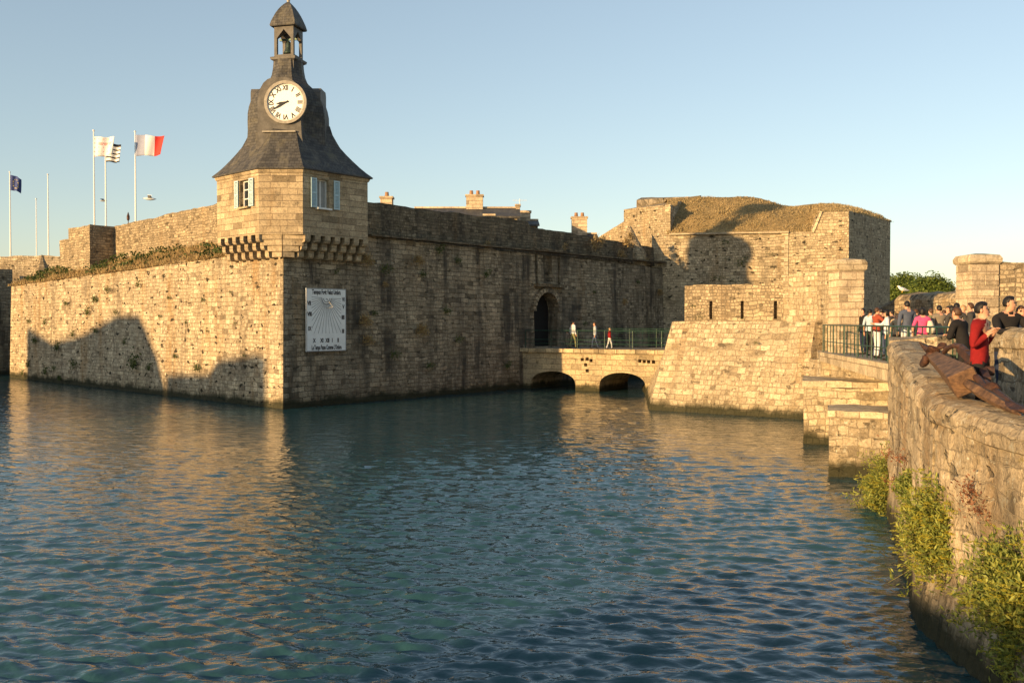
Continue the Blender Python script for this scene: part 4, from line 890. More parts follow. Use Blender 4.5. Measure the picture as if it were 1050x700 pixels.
# ------------------------------------------------------------------ trees beyond
def foliage(bm, c, rad, n_, size, flat=.9, lobes=9, seed=0):
    rg = random.Random(seed); L = []
    for i in range(lobes):
        v = Vector((rg.gauss(0, 1), rg.gauss(0, 1), rg.gauss(0, 1))).normalized(); L.append((Vector(c)+Vector((v.x*rad[0], v.y*rad[1], abs(v.z)*rad[2]))*.6, rg.uniform(.3, .5)))
    for i in range(n_):
        lc, lr = rg.choice(L); v = Vector((rg.gauss(0, 1), rg.gauss(0, 1), rg.gauss(0, 1))).normalized()*(rg.random()**.35)
        p = lc+Vector((v.x*rad[0]*lr*1.1, v.y*rad[1]*lr*1.1, v.z*rad[2]*lr*1.1))
        nrm = (v+Vector((rg.gauss(0, .5), rg.gauss(0, .5), rg.gauss(0, .5)))).normalized(); a = nrm.orthogonal().normalized(); b = nrm.cross(a); s = size*rg.uniform(.6, 1.3); th = rg.random()*6.28
        a, b = a*math.cos(th)+b*math.sin(th), b*math.cos(th)-a*math.sin(th)
        vs = [bm.verts.new(p+a*s*x+b*s*y) for x, y in ((-.6, 0), (0, -.4), (.7, 0), (0, .4))]; bm.faces.new(vs)
def tree(px, ytop, Y, wpx, label, seed):
    top = at(px, ytop, Y); zb = 2.9; hgt = top.z-zb; w_ = wpx*Y/1000
    t = thing('tree', label, 'tree', (top.x, Y, zb))
    bm = B(); tube(bm, [(top.x, Y, zb), (top.x+.2, Y, zb+hgt*.4), (top.x, Y+.3, zb+hgt*.75)], [.35, .25, .1], 8)
    for a in range(6): tube(bm, [(top.x+.1, Y, zb+hgt*.35), (top.x+math.cos(a)*w_*.3, Y+math.sin(a)*w_*.3, zb+hgt*.65)], [.14, .04], 6)
    obj('trunk', bm, 'bark', t)
    bm = B(); foliage(bm, (top.x, Y, zb+hgt*.48), (w_*.62, w_*.5, hgt*.55), 18000, .32, lobes=44, seed=seed); obj('crown', bm, 'leaf_tree', t, uv=False)
tree(931, 280.5, 165, 44, 'rounded dark green tree just right of the bastion', 3)
tree(956, 282.5, 158, 46, 'lower rounded green tree left of the wide capped pillar', 8)
tree(912, 284, 172, 26, 'green tree half hidden behind the bastion corner', 5)
# ------------------------------------------------------------------ plants on walls
def tuft(n_, sz, up=.3, seed=0, thin=.3, leaf=.09):
    rg = random.Random(seed); bm = B(); n_ = int(n_*3.2); lb_ = [(rg.gauss(0, .5), rg.gauss(-.1, .45)) for q in range(5)]
    for i in range(n_):
        cx2, cz2 = rg.choice(lb_); r_ = abs(rg.gauss(0, .26)); a = rg.random()*6.28
        p = Vector((cx2*.5+math.cos(a)*r_, -.05-abs(rg.gauss(.12, .12)), cz2*.5+math.sin(a)*r_*.8+up*.15))*sz*1.5
        d_ = Vector((rg.gauss(0, .6), rg.gauss(-.5, .5), rg.gauss(up, .6))).normalized(); L = leaf*rg.uniform(.5, 1.2)
        s_ = d_.cross(Vector((rg.gauss(0, 1), rg.gauss(0, 1), rg.gauss(0, 1)))).normalized()*L*thin
        bm.faces.new([bm.verts.new(q_) for q_ in (p, p+d_*L*.5+s_, p+d_*L, p+d_*L*.5-s_)])
    return mesh_of(bm, 'wall_plant')
tm = [tuft(70, .42, .25, 1), tuft(60, .5, -.2, 2), tuft(55, .35, .3, 3)]; td = [tuft(60, .55, .7, 4, .08, .28), tuft(50, .45, .7, 5, .08, .25)]
for m_ in tm: m_.materials.append(M['leaf_wall'])
for m_ in td: m_.materials.append(M['leaf_dry'])
def wp(px, py, P, d, n, me, s, lab, grp):
    p = hit(px, py, P, d); o = bpy.data.objects.new('wall_plant', me); C.objects.link(o); o.location = p+n*.0-n*(.18*max(0, p.z)/9); o.rotation_euler = (0, 0, math.atan2(n.y, n.x)+PI/2); o.scale = (s, s, s); tag(o, lab, 'plant', grp)
TU = []
def wp_queue(px, py, P, d, n, me, s, lab, grp): TU.append((px, py, P, d, n, me, s, lab, grp))
GL = 'green tuft rooted in the joints of the sunlit rampart'
for px, py, s in ((60, 355, 1.3), (75, 342, 1.0), (98, 340, 1.1), (140, 371, 1.9), (56, 375, .9), (77, 370, 1.3), (30, 373, 1.1), (67, 312, 1.0), (90, 319, 1.2), (97, 308, 1.4), (118, 318, .8), (36, 350, 1.3), (29, 330, .9), (48, 380, 1.2), (154, 376, 1.0), (172, 306, .7), (180, 366, .8), (203, 378, 1.3), (46, 330, .9), (110, 294, 1.1), (141, 291, .9), (207, 308, .7), (163, 325, .7), (128, 350, .8), (62, 388, 1.0), (24, 388-6, .9), (212, 340, .5), (190, 330, .5), (240, 330, .4), (250, 365, .5), (235, 300, .5)):
    wp_queue(px, py, A, WL, NL, random.choice(tm), s*.85, GL, 'tufts on the sunlit rampart')
GR = 'dark tuft rooted in the joints of the gateway rampart'
for px, py, s in ((372, 330, 1.0), (384, 322, .8), (375, 350, .9), (430, 340, 1.1), (458, 320, 1.0), (434, 282, .8), (470, 345, .8), (404, 360, .9), (440, 372, .8), (500, 280, .9), (610, 300, .6), (640, 310, .7), (655, 290, .7), (676, 300, .8), (470, 268, .9), (520, 374, .8), (346, 278, .5), (395, 292, .5), (600, 330, .6), (560, 298, .4), (396, 272, 1.0), (374, 268, 1.1), (428, 268, .9), (452, 255, 1.0)):
    wp_queue(px, py, A, WR, NR, random.choice(tm+td[:1]), s, GR, 'tufts on the gateway rampart')
FB = (b1-b0).normalized(); FN = Vector((FB.y, -FB.x, 0))
for px, py, s in ((742, 250, 1.5), (760, 268, 1.4), (770, 252, 1.0), (722, 262, .9), (735, 282, 1.2), (790, 258, .9), (714, 250, .8), (752, 286, 1.0), (700, 262, .8), (792, 272, .7), (775, 290, .8), (745, 263, .9)):
    wp_queue(px, py, b0, FB, FN, random.choice(tm), s*.95, 'dark tuft growing on the face of the bastion', 'tufts on the bastion face')
for px, py, s in ((642, 250, 1.2), (646, 243, 1.0), (610, 247, 1.5), (618, 245, 1.0), (690, 262, .9), (636, 262, 1.1), (662, 268, 1.0), (580, 252, .8), (500, 250, .8)):
    wp_queue(px, py, A-NR*.3, WR, NR, random.choice(td), s, 'dry grass tuft sprouting along the gateway parapet', 'dry tufts on the parapet')
for px, py, s in ((702, 372, .0), (710, 315, 1.0), (718, 322, .9), (798, 414, .8), (833, 376, 1.5), (832, 384, 1.2), (762, 326, .6), (700, 385, .5), (738, 397, .4), (775, 352, .5), (812, 372, .5)):
    if s: wp_queue(px, py, pl0 if py < 328 else v2(at(760, 370, 45.9)), pd, pn, random.choice(tm), s*.7, 'green tuft on the sunlit outwork', 'tufts on the outwork')
ORD = ['leftmost', 'second from the left', 'third from the left', 'fourth from the left', 'fifth from the left', 'sixth from the left', 'seventh from the left', 'eighth from the left', 'ninth from the left', 'tenth from the left']
def tuft_labels():
    wall = {}
    for i, t in enumerate(TU): wall.setdefault(t[8], []).append(i)
    for g, ids in wall.items():
        ys = sorted(TU[i][1] for i in ids); lo, hi = ys[len(ys)//3], ys[2*len(ys)//3]; b_ = {}
        for i in ids:
            y_ = TU[i][1]; zone = ('high' if y_ < lo else ('halfway up' if y_ < hi else 'low')); sz = 'small' if TU[i][6] < .75 else ('large' if TU[i][6] > 1.05 else 'mid sized')
            b_.setdefault((sz, zone), []).append(i)
        for (sz, zone), l_ in b_.items():
            l_.sort(key=lambda i: TU[i][0])
            for k_, i in enumerate(l_):
                px, py, P, d, n, me, s, lab, grp = TU[i]; base = lab.replace('rooted in the joints of', zone+' on').replace('growing on the face of', zone+' on').replace('sprouting along', zone+' along').replace('tuft on the', 'tuft '+zone+' on the')
                wp(px, py, P, d, n, me, s, (sz+' '+base+(', '+ORD[k_] if len(l_) > 1 else '')), grp)
tuft_labels()
# grasses on the bank
bm = B(); rg = random.Random(11)
for i in range(3000):
    s = rg.uniform(4.6, uB); t = rg.random()**1.5; p = A+WL*s-NL*(.1+t*3.0); z = ztop_left(s)+t*1.35; hL = rg.uniform(.1, .28)*(1.6 if nz((s, t, 0), .4) > .1 else .8)
    for b_ in range(5):
        q = Vector((p.x+rg.gauss(0, .15), p.y+rg.gauss(0, .15), z-.05)); l_ = Vector((rg.gauss(0, .3), rg.gauss(0, .3), 1)).normalized()*hL; sd_ = Vector((rg.gauss(0, 1), rg.gauss(0, 1), 0)).normalized()*.03
        bm.faces.new([bm.verts.new(x) for x in (q-sd_, q+sd_, q+l_)])
o = obj('grass', bm, 'leaf_dry', uv=False); tag(o, 'dry and green grass growing along the bank on top of the sunlit rampart', 'grass', kind='stuff')
bm = B()
for i in range(330):
    s = rg.uniform(4.6, uB); t = rg.random(); p = A+WL*s-NL*(.05+t*2.8)
    if nz((s, 3, 0), .35) < -.02: continue
    z = ztop_left(s)+t*1.35
    for b_ in range(9):
        q = Vector((p.x+rg.gauss(0, .22), p.y+rg.gauss(0, .22), z+rg.random()*.35)); a = Vector((rg.gauss(0, 1), rg.gauss(0, 1), rg.gauss(0, 1))).normalized()*.1; b2_ = a.orthogonal().normalized()*.06
        bm.faces.new([bm.verts.new(x) for x in (q-a, q-b2_, q+a, q+b2_)])
o = obj('scrub', bm, 'leaf_wall', uv=False); tag(o, 'low green scrub along the bank below the upper wall', 'scrub', kind='stuff')
# ------------------------------------------------------------------ samphire bushes on the quay wall
def bush(label, ctr, rad, nstem, seed, flowers=True, dens=1.0, hang=0.0):
    rg = random.Random(seed); t = thing('wall_bush', label, 'bush', ctr, None); lv = B(); fl = B(); sm_ = B(); ctr = Vector(ctr); tips = []
    for i in range(nstem):
        v = Vector((rg.gauss(-.55, .55), rg.gauss(-.35, .7), rg.gauss(.35-hang, .55))).normalized(); r = rg.uniform(.55, 1)
        root = ctr+Vector((rad[0]*.35+rg.gauss(0, .1)*rad[0], rg.gauss(0, .2)*rad[1], rg.gauss(-.1, .2)*rad[2])); tip = root+Vector((v.x*rad[0]*1.1, v.y*rad[1], v.z*rad[2]*1.15))*r*1.1
        mid = root.lerp(tip, .5)+Z*.06-Z*hang*.1; tube(sm_, [root, mid, tip], [.008, .006, .004], 3)
        for k_ in range(int(26*dens)):
            tt = rg.uniform(.2, 1)**.8; q = root.lerp(mid, tt*2) if tt < .5 else mid.lerp(tip, tt*2-1); q = q+Vector((rg.gauss(0, .05), rg.gauss(0, .05), rg.gauss(0, .05)))
            d_ = Vector((rg.gauss(-.2, .6), rg.gauss(-.1, .6), rg.gauss(.6, .5))).normalized()*rg.uniform(.05, .11); sd_ = d_.cross(Vector((rg.gauss(0, 1), rg.gauss(0, 1), rg.gauss(0, 1)))).normalized()*.013
            lv.faces.new([lv.verts.new(x) for x in (q, q+d_*.5+sd_, q+d_, q+d_*.5-sd_)])
        tips.append(tip)
    obj('foliage', lv, 'leaf_samphire', t, uv=False); obj('stems', sm_, 'stem', t, uv=False)
    if flowers:
        for tip in tips:
            if rg.random() < flowers:
                c_ = tip+Z*.02; rr3 = rg.uniform(.045, .085)
                for k_ in range(34):
                    a = rg.random()*6.28; r3 = rr3*rg.random()**.5; q = c_+Vector((math.cos(a)*r3, math.sin(a)*r3, .02-r3*.25)); s3 = .013
                    fl.faces.new([fl.verts.new(q+Vector(x)) for x in ((-s3, 0, 0), (0, -s3, .005), (s3, 0, 0), (0, s3, .005))])
        obj('flower_heads', fl, 'flower', t, uv=False)
    else: fl.free()
    return t
bush('green bush with pale flower heads, farthest of the bushes on the quay wall', tuple(at(912, 505, 22.3)), (.9, .9, .85), 560, 1, .45, 1.4, .2)
bush('bushy clump covered in yellow flower heads, middle of the quay wall', tuple(at(968, 550, 13.6)), (.8, .78, .8), 760, 2, .8, 1.5, .1)
bush('large green clump at the bottom right corner of the quay wall', tuple(at(1052, 612, 11.2)), (.85, .85, .68), 900, 3, .35, 1.7, .0)
bush('thin green sprig trailing below the large corner clump', tuple(at(1046, 672, 11.0)), (.4, .6, .4), 90, 4, .3, 1.0, .5)
bush('small dark green clump high in the wall between the two farther bushes', tuple(at(934, 503, 17.0)), (.3, .45, .35), 110, 5, .12, 1.3, .1)
# reddish dry plants
for px, py, Y, s, lab_ in ((929, 475, 17.5, 1.0, 'reddish withered plant above the small dark green clump on the quay wall'), (1003, 508, 12.15, .9, 'reddish withered plant on the quay wall above the large corner clump'), (1014, 526, 11.9, .7, 'small reddish withered plant just above the leaves of the large corner clump'), (917, 492, 19.8, .8, 'reddish withered plant beside the farthest green bush on the quay wall')):
    m_ = tuft(70, .35, .5, int(px), .2, .06); m_.materials.append(M['leaf_red']); o = bpy.data.objects.new('wall_plant', m_); C.objects.link(o); p = at(px, py, Y); o.location = p; o.rotation_euler = (0, 0, R(-70)); o.scale = (s, s, s)
    tag(o, lab_, 'plant', 'reddish plants on the quay wall')
# ------------------------------------------------------------------ anchor
an_ = thing('anchor', 'heavy rusty iron anchor lying across the top of the quay wall', 'anchor', at(975, 395, 13))
def ap(px, py, Y): return at(px, py, 13.4+(Y-12.6)*(1.5 if Y > 12.6 else 1.05))
a0, a1 = ap(957, 366, 14.5), ap(990, 392, 12.7); ax_ = (a1-a0).normalized(); s1_ = ax_.cross(Z).normalized(); s2_ = ax_.cross(s1_)
def rect(c, w_, h_, rot=.45):
    e1 = s1_*math.cos(rot)+s2_*math.sin(rot); e2 = -s1_*math.sin(rot)+s2_*math.cos(rot); ch = .07
    return [c+e1*x*w_/2+e2*y*h_/2 for x, y in ((-1, -1+ch), (-1+ch, -1), (1-ch, -1), (1, -1+ch), (1, 1-ch), (1-ch, 1), (-1+ch, 1), (-1, 1-ch))]
bm = loft(B(), [rect(a0, .17, .16), rect(a0.lerp(a1, .3), .22, .2), rect(a0.lerp(a1, .93), .36, .32), rect(a1, .37, .33), rect(a1+ax_*.02, .34, .3)]); obj('stock', bm, 'timber', an_)
bm = loft(B(), [[c_+(s1_*x*w_+s2_*y*w_) for x, y in ((-1, -.7), (.2, -1), (1, 0), (.2, 1), (-1, .7))] for c_, w_ in ((a1-ax_*.1, .06), (ap(1004, 401, 12.2), .08), (ap(1018, 409, 11.8), .075), (ap(1034, 418, 11.3), .05), (ap(1046, 425, 10.9), .012))]); obj('shank', bm, 'timber', an_)
bm = tube(B(), [ap(942.5, 351, 14.7), ap(947, 355, 14.7), ap(953, 359.5, 14.6)], [.008, .035, .07], 6); obj('fluke_tip', bm, 'iron_dark', an_)
def lump(px, py, Y, sc_, rz, name='crown_knuckle', mt='rust'):
    bm = B(); bmesh.ops.create_icosphere(bm, subdivisions=3, radius=1, matrix=Matrix.Translation(ap(px, py, Y)) @ Matrix.Rotation(rz, 4, 'Y') @ Matrix.Diagonal((*sc_, 1)))
    for v in bm.verts: v.co += Vector((nz(v.co, 11), nz(v.co, 11, 3), nz(v.co, 11, 7)))*.03
    obj(name, bm, mt, an_)
lump(957.5, 358.5, 14.5, (.1, .08, .06), .5); lump(966, 354.5, 14.4, (.07, .07, .05), -.3); lump(948.5, 369.5, 14.5, (.07, .09, .11), .3); lump(955, 366, 14.5, (.1, .09, .08), .6)
bm = tube(B(), [ap(968, 361, 14.2), ap(972, 356.5, 14.1), ap(979, 354, 13.95), ap(986, 355.5, 13.8), ap(992, 361, 13.6)], [.04, .042, .042, .045, .05], 8); obj('shackle_ring', bm, 'iron_dark', an_)
bm = loft(B(), [[ap(px, py, Y)+s1_*x*.05+s2_*y*w_ for x, y in ((-1, -1), (1, -1), (1, 1), (-1, 1))] for px, py, Y, w_ in ((984, 357, 13.9, .05), (992, 364, 13.6, .07), (1000, 373, 13.3, .085), (1007, 382, 13.0, .09), (1012, 391, 12.7, .06))]); obj('arm', bm, 'iron_dark', an_)
for q in ((999, 377, 13.2, .1), (1003.5, 370, 13.1, .085), (1008, 380, 13.0, .07)):
    bm = B(); c_ = ap(*q[:3]); tube(bm, [c_-s1_*.14, c_+s1_*.14], [q[3]]*2, 14); obj('shackle', bm, 'iron_dark', an_)
bm = tube(B(), [ap(993, 381, 12.9), ap(1003, 388, 12.6), ap(1010, 397, 12.3), ap(1017, 400, 12.1)], [.04, .05, .05, .06], 8); obj('pin', bm, 'iron_dark', an_)
bm = B(); c_ = ap(1017.5, 399.5, 12.1); tube(bm, [c_+Vector((0, .1, 0)), c_+Vector((0, .06, 0)), c_-Vector((0, .02, 0)), c_-Vector((0, .06, 0))], [.06, .1, .105, .06], 16); obj('pin_head', bm, 'rust', an_, smooth=True)
bm = tube(B(), [ap(1010, 392, 12.5), ap(1024, 405, 11.9), ap(1036, 414, 11.5), ap(1047, 421, 11.1)], [.05, .06, .055, .03], 8); obj('second_arm', bm, 'iron_dark', an_)
bm = B(); e0, e1 = ap(1031, 412, 11.2), ap(1053, 424, 10.6); ed_ = (e1-e0).normalized(); ew = ed_.cross(Z).normalized()
loft(bm, [[c_+ew*w_+Z*.02, c_+Z*.05, c_-ew*w_+Z*.02, c_-Z*.02] for c_, w_ in ((e0, .01), (e0.lerp(e1, .4), .1), (e0.lerp(e1, .8), .13), (e1, .05))]); obj('fluke', bm, 'rust', an_)
# ------------------------------------------------------------------ PEOPLE
def person(label, loc, yaw, h=1.72, top='c_white', leg='c_jeans', hair='hair_black', longh=False, sleeves='long', skin='skin', armL=None, armR=None, lean=0.0, walk=0.0, headyaw=0.0, headpitch=0.0, fingers=False, female=False, sit=0.0, group=None, bag=None, short=False):
    k_ = h/1.75; V_ = []; E_ = []; Rr = []; part = []
    def v(p, r, par, pt):
        V_.append(Vector(p)*k_); Rr.append(r*k_); part.append(pt)
        if par is not None: E_.append((par, len(V_)-1))
        return len(V_)-1
    ln = lean; sh = .175 if female else .195; w1 = .9 if female else 1
    pz = .95-sit
    pel = v((0, 0, pz), .15, None, 'leg')
    def tl(z): return math.sin(ln)*(z-.95), pz+math.cos(ln)*(z-.95)
    y, z = tl(1.12); s1 = v((0, y, z), .148*w1, pel, 'top'); y, z = tl(1.30); s2 = v((0, y, z), .168*w1, s1, 'top'); y, z = tl(1.43); s3 = v((0, y, z), .135*w1, s2, 'top')
    y, z = tl(1.52); nk = v((0, y+.01, z), .056, s3, 'skin'); hy, hz_ = y+.02, z
    cyw, syw = math.cos(headyaw), math.sin(headyaw)
    def hp(x, yy, zz): return (x*cyw-yy*syw, hy+x*syw+yy*cyw, hz_+zz-yy*headpitch)
    jw = v(hp(0, .025, .055), .064, nk, 'skin'); hd = v(hp(0, .015, .115), .079, jw, 'skin'); tp = v(hp(0, -.005, .165), .077, hd, 'skin'); v(hp(0, -.015, .2), .05, tp, 'skin')
    def arm(sd, spec):
        x = sd*sh; y, z = tl(1.415); a = v((x, y, z), .074, s3, 'top')
        el, wr = spec if spec else ((sd*.07, -.03, -.28), (sd*.02, .06, -.25))
        y2 = Vector((x, y, z))+Vector(el); e_ = v(y2, .056 if sleeves == 'long' else .045, a, 'top' if sleeves != 'none' else 'skin'); y3 = y2+Vector(wr); w_ = v(y3, .036 if sleeves == 'long' else .03, e_, 'top' if sleeves == 'long' else 'skin')
        d_ = Vector(wr).normalized(); sdv = d_.cross(Vector((0, 0, 1)) if abs(d_.z) < .8 else Vector((0, 1, 0))).normalized(); pm = y3+d_*.07
        p_ = v(pm, .032 if not fingers else .03, w_, 'skin')
        if fingers:
            dn = d_.cross(sdv)
            for q, L in ((-.03, .065), (-.01, .078), (.01, .073), (.03, .055)):
                b1_ = pm+sdv*q+d_*.025; f1 = v(b1_, .0105, p_, 'skin'); f2 = v(b1_+d_*L*.5, .0095, f1, 'skin'); v(b1_+d_*L*.75+dn*L*.45, .008, f2, 'skin')
            t1 = v(y3+d_*.04+sdv*.045+dn*.01, .012, w_, 'skin'); v(y3+d_*.08+sdv*.06+dn*.025, .009, t1, 'skin')
        else: v(pm+d_*.08, .018, p_, 'skin')
    arm(-1, armL); arm(1, armR)
    for sd in (-1, 1):
        wk = walk*sd
        hp_ = v((sd*.095, 0, pz-.07), .095, pel, 'leg'); kn = v((sd*.1, .03+wk*.18+sit*.5, .49-sit*.1), .06, hp_, 'leg'); an2 = v((sd*.1, -.02+wk*.33, .1), .04, kn, 'leg'); hl = v((sd*.1, wk*.33-.03, .045), .038, an2, 'shoe'); v((sd*.12, .15+wk*.33, .035), .032, hl, 'shoe')
    me = bpy.data.meshes.new('p'); me.from_pydata([tuple(a) for a in V_], E_, []); ob = bpy.data.objects.new('p', me); C.objects.link(ob)
    md = ob.modifiers.new('s', 'SKIN'); md.use_smooth_shade = True
    for i, sv in enumerate(me.skin_vertices[0].data): sv.radius = (Rr[i], Rr[i]*(.8 if part[i] in ('top',) and i < 4 else 1)); sv.use_root = (i == 0)
    ss = ob.modifiers.new('u', 'SUBSURF'); ss.levels = 2; ss.render_levels = 2
    bpy.context.view_layer.update(); me2 = bpy.data.meshes.new_from_object(ob.evaluated_get(bpy.context.evaluated_depsgraph_get())); bpy.data.objects.remove(ob)
    order = {'top': 0, 'leg': 1, 'skin': 2, 'shoe': 3}
    for mname in (top, leg, skin, 'c_shoe'): me2.materials.append(M[mname])
    segs = [(V_[a], V_[b], part[b] if part[a] != 'shoe' else 'shoe') for a, b in E_]
    hip = pz*k_
    for p in me2.polygons:
        c_ = p.center; best = min(((c_-(a+(b-a)*max(0, min(1, (c_-a).dot(b-a)/max(1e-6, (b-a).length_squared))))).length, pt, a, b) for a, b, pt in segs if True) if False else None
        bd_ = 9; bp2 = 'top'
        for a, b, pt in segs:
            ab = b-a; t = max(0, min(1, (c_-a).dot(ab)/max(1e-6, ab.length_squared))); d_ = (c_-a-ab*t).length
            if d_ < bd_: bd_ = d_; bp2 = pt
        if bp2 == 'leg' and c_.z > hip-.02: bp2 = 'top'
        if bp2 == 'top' and c_.z > nkz(V_, nk)+.0: bp2 = 'skin'
        p.material_index = order[bp2]; p.use_smooth = True
    # face shaping: brow, nose bridge, chin
    root = thing('person', label, 'person', loc, group); root.rotation_euler = (0, 0, yaw)
    hc = Vector(hp(0, .015, .12))*k_
    fw = Vector((-syw, cyw, 0)); rt = Vector((cyw, syw, 0))
    for vv in me2.vertices:
        q = vv.co-hc; f_ = q.dot(fw); x = q.dot(rt); z = q.z
        if f_ > .03 and abs(z) < .12:
            if abs(x) < .018 and -.045 < z < .02: vv.co += fw*(.028 if z < -.015 else .014)      # nose
            if .012 < abs(x) < .05 and -.002 < z < .025: vv.co -= fw*.009                           # eye sockets
            if abs(x) < .025 and z < -.085: vv.co += fw*.01
    def child(name, bm, m, smooth=True):
        o = bpy.data.objects.new(name, mesh_of(bm, name)); C.objects.link(o); o.parent = root; o.data.materials.append(M[m])
        for p in o.data.polygons: p.use_smooth = smooth
        return o
    body = bpy.data.objects.new('body', me2); me2.name = 'body'; C.objects.link(body); body.parent = root
    bm = B(); bmesh.ops.create_icosphere(bm, subdivisions=3, radius=1.0)
    for vv in bm.verts:
        n_ = vv.co.normalized(); f_ = n_.y; zz = n_.z
        r = .099
        lim = (-.62 if f_ < -.15 else -.62+(f_+.15)*2.6) if f_ < .25 else .42+.25*(f_-.25)
        if longh: lim = -.9 if f_ < .2 else .42
        sc = Vector((.083, .1, .108)) if not longh else Vector((.098, .112, .116+.06*(zz < 0)))
        q = Vector((n_.x*sc.x, n_.y*sc.y-.012, n_.z*sc.z+.012))
        if zz < lim: q *= .7
        q += Vector((nz(n_, 5), nz(n_, 5, 3), nz(n_, 5, 9)))*.007+Vector((nz(n_, 14), nz(n_, 14, 3), nz(n_, 14, 9)))*.008
        vv.co = (hc+(rt*q.x+fw*q.y+Z*q.z)*k_)
    child('hair', bm, hair)
    if fingers:
        for sd in (-1, 1):
            bm = B(); bmesh.ops.create_icosphere(bm, subdivisions=2, radius=.011*k_, matrix=Matrix.Translation(hc+(rt*sd*.031+fw*.072+Z*.006)*k_)); child('eye', bm, 'eye')
            bm = B(); bmesh.ops.create_icosphere(bm, subdivisions=2, radius=1, matrix=Matrix.Translation(hc+(rt*sd*.083-fw*.008-Z*.012)*k_) @ Matrix.Rotation(headyaw, 4, 'Z') @ Matrix.Diagonal((.012, .02, .032, 1))); child('ear', bm, skin)
            bm = B(); box(bm, hc+(rt*sd*.033+fw*.081+Z*.026)*k_, (.034, .012, .008), ax=(rt, fw, Z)); child('eyebrow', bm, hair)
        bm = B(); bmesh.ops.create_icosphere(bm, subdivisions=2, radius=1, matrix=Matrix.Translation(hc+(fw*.078-Z*.064)*k_) @ Matrix.Rotation(headyaw, 4, 'Z') @ Matrix.Diagonal((.024, .01, .008, 1))); child('mouth', bm, 'lip')
        bm = B(); bmesh.ops.create_cone(bm, cap_ends=False, segments=18, radius1=.075*k_, radius2=.06*k_, depth=.035*k_, matrix=Matrix.Translation((0, hy*k_-.012, (hz_-.025)*k_))); child('collar', bm, top)
    if bag:
        bm = B(); tube(bm, [(sh*k_, -.14, 1.35*k_), (sh*k_+.02, -.17, 1.1*k_), (sh*k_, -.16, .98*k_)], [.06, .12, .1], 10); child('shoulder_bag', bm, bag)
    return root
def nkz(V_, nk): return V_[nk].z-.0
def footz(x, y): return qd+.0
def crowd(px, ytop, Y, yaw, **kw):
    h = kw.pop('h', 1.7); p = at(px, ytop, Y); person(kw.pop('label'), (p.x, Y, qd+kw.pop('dz', 0.0)), yaw, h=h, group='crowd on the footbridge', **kw)
hang = lambda s: ((s*.06, -.02, -.28), (s*.01, .05, -.25))
fold = lambda s: ((s*.05, .05, -.26), (-s*.2, .14, .05))
reach = lambda s: ((s*.08, .16, -.18), (s*.02, .24, .03))
crowd(885.5, 314, 36.5, R(100), h=1.72, label='person in dark clothes half hidden behind the left gate pillar', top='c_black', leg='c_navy')
crowd(892, 316, 35, R(-60), h=1.68, label='person in a pale blue shirt next to the left gate pillar', top='c_paleblue', leg='c_charcoal', sleeves='short')
crowd(899, 315, 32.5, R(-80), h=1.7, label='person in a maroon top and white trousers stretching out an arm', top='c_maroon', leg='c_white', hair='hair_brown', armR=reach(1), armL=reach(-1))
crowd(909.5, 318.5, 31, R(70), h=1.6, label='dark haired woman in a white top and dark jeans behind the railing', top='c_white', leg='c_navy', longh=True, female=True, armR=reach(1))
crowd(920.5, 321, 31.5, R(160), h=1.55, label='fair haired person in a tan shirt left of the man in blue grey', top='c_tan', leg='c_brown', hair='hair_blond', longh=True, female=True)
crowd(930.5, 308.5, 29, R(8), h=1.84, label='tall man in a blue grey jacket and white trousers seen from behind', top='c_bluegrey', leg='c_white', armL=hang(-1), armR=hang(1))
crowd(946, 315.5, 28, R(-5), h=1.62, label='woman in a bright pink top with a white shoulder bag seen from behind', top='c_pink', leg='c_tan', sleeves='short', female=True, bag='c_cream', longh=True, armL=((-.12, -.03, -.25), (.02, .08, -.22)), armR=((.12, -.03, -.25), (-.02, .08, -.22)))
crowd(963.5, 312.5, 28.3, R(10), h=1.7, label='person in a grey brown top with a pale scarf right of the pink top', top='c_greybrown', leg='c_jeans', bag='c_tan')
crowd(972.5, 311.5, 31, R(150), h=1.72, label='person in a white top glimpsed between two darker onlookers', top='c_white', leg='c_navy')
crowd(981, 310.5, 26.5, R(-30), h=1.74, label='dark haired man in a dark brown jacket near the right end of the crowd', top='c_charcoal', leg='c_black', hair='hair_black', armR=fold(1))
crowd(988.5, 313.5, 28, R(100), h=1.7, label='bare headed person facing left beside the right gate pillar', top='c_tan', leg='c_brown', hair='hair_blond')
crowd(955, 314.5, 33.5, R(30), h=1.68, label='person in khaki partly hidden behind the pink top', top='c_khaki', leg='c_brown', hair='hair_brown')
crowd(939, 316.5, 33, R(-60), h=1.66, label='person in navy partly hidden right of the man in blue grey', top='c_navy', leg='c_jeans', hair='hair_brown')
crowd(915, 317.5, 35.5, R(40), h=1.66, label='person in charcoal at the back of the crowd behind the white top', top='c_charcoal', leg='c_jeans')
crowd(904, 316, 34, R(10), h=1.7, label='person in a black jacket between the maroon top and the white top', top='c_black', leg='c_jeans')
crowd(968, 316, 32.5, R(-20), h=1.62, label='person in maroon half seen behind the grey brown top', top='c_maroon', leg='c_jeans', hair='hair_brown')
crowd(976.5, 313, 29.5, R(30), h=1.7, label='person in black behind the dark brown jacket', top='c_black', leg='c_black', longh=True)
crowd(996, 312, 25.5, R(60), h=1.72, label='brown haired person in charcoal just behind the leaning person in black', top='c_charcoal', leg='c_black', hair='hair_brown')
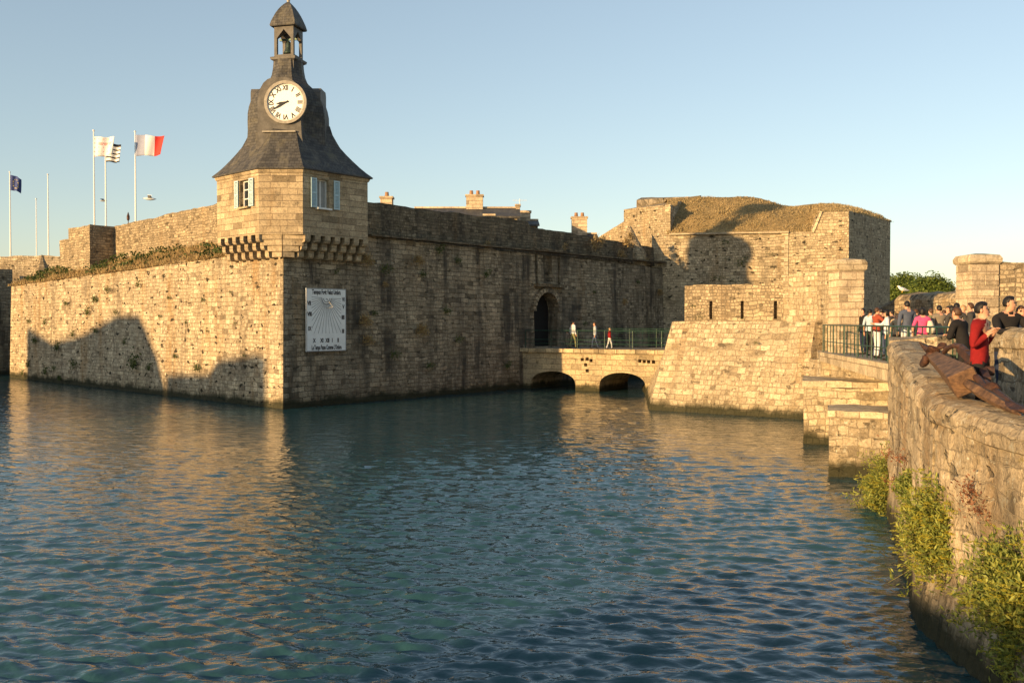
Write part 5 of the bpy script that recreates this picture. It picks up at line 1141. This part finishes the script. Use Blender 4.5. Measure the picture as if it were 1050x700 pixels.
# nearer onlookers
gz0 = 2.72
def near_p(px, ytop, Y, yaw, label, **kw): p = at(px, ytop, Y); h_ = (p.z-gz0)/1.005; kw.setdefault('h', h_); person(label, (p.x, Y, p.z-1.005*kw['h']), yaw, fingers=True, **kw)
near_p(991, 313, 18.2, R(35), 'person in black leaning forward behind the man in red', h=1.74, top='c_black', leg='c_black', hair='hair_brown', lean=.3, armR=fold(1), armL=fold(-1))
near_p(1005, 308.5, 14.1, R(-128), 'man in a red sweater and black trousers holding something behind the quay wall', top='c_red', leg='c_black', hair='hair_black', armL=((-.07, .0, -.28), (.12, .13, .17)), armR=((.08, -.03, -.28), (-.1, .15, .17)), headyaw=R(6), headpitch=.2, short=True)
near_p(1032, 303, 17.0, R(184), 'man in a black sweater leaning on the inner wall at the right edge', top='c_black', leg='c_navy', hair='hair_black', lean=.1, armL=((-.06, .2, -.2), (.22, .12, .03)), armR=((.06, .2, -.2), (-.22, .12, .03)), headyaw=R(42))
near_p(1047, 313, 17.0, R(150), 'brown haired youth in white and navy beside the man in the black sweater', h=1.7, top='c_navy', leg='c_white', hair='hair_brown', bag='c_white', headyaw=R(20))
# people on the far bridge
def onb(px, off): p = v2(hit(px, 350, F0-bn*off, bd)); return (p.x, p.y, dz+.06)
person('man in a white shirt and olive trousers walking on the two arched bridge', onb(587.5, 1.0), R(-60), 1.78, top='c_white', leg='c_khaki', walk=.5)
person('child in grey beside the man in the white shirt on the bridge', onb(582, 1.2), R(60), 1.1, top='c_greybrown', leg='c_greybrown', hair='hair_brown')
person('person in a pale striped top and jeans crossing the bridge', onb(610, 1.2), R(90), 1.66, top='c_stripe', leg='c_jeans', walk=.6, hair='hair_brown')
person('small person in a red coat and white trousers crossing the bridge', onb(625, 1.0), R(-80), 1.32, top='c_red', leg='c_white', walk=.6, hair='hair_blond')
# ------------------------------------------------------------------ houses across the harbour (outside the picture, they cast the long shadows)
def shadow_house(label, sdist, wallpts, lo=0.0, w_extra=0):
    # wallpts: points on the rampart where the outline of the shadow falls; profile extruded along the light
    prof = [p-D*sdist+Z*sdist*TE for p in wallpts]; L = Vector((D.y, -D.x, 0))
    base0, base1 = prof[0].copy(), prof[-1].copy(); base0.z = base1.z = -1
    c = v2((base0+base1)/2); t = thing('harbour_house', label, 'house', c)
    o0 = prof[0]
    pts = [v2(c)+L*((v2(q)-v2(c)).dot(L))+Z*q.z for q in [base0]+prof+[base1]]
    obj('wall', slab_poly(B(), pts, -D*9), 'chimney_stone', t)
    return t
def wlp(px, py): p = hit(px, py, A, WL); return p
shadow_house('tall gabled harbour house outside the picture to the left', 72, [wlp(26, 336), wlp(52, 352), wlp(80, 344), wlp(118, 322), wlp(140, 322), wlp(160, 366), wlp(168, 397)])
shadow_house('low flat harbour house outside the picture to the left', 72, [wlp(169, 384), wlp(212, 383), wlp(222, 368), wlp(240, 366), wlp(262, 361), wlp(271, 366), wlp(272, 418)])
q0 = Vector((5.2, 8.0, 1.2)); q1 = Vector((9.3, 18, .9))
shadow_house('long harbour building behind the viewer', 62, [Vector((8.0, 21, .3)), Vector((6.8, 15, .5)), Vector((5.4, 11, .85)), Vector((5.0, 3, .85))])
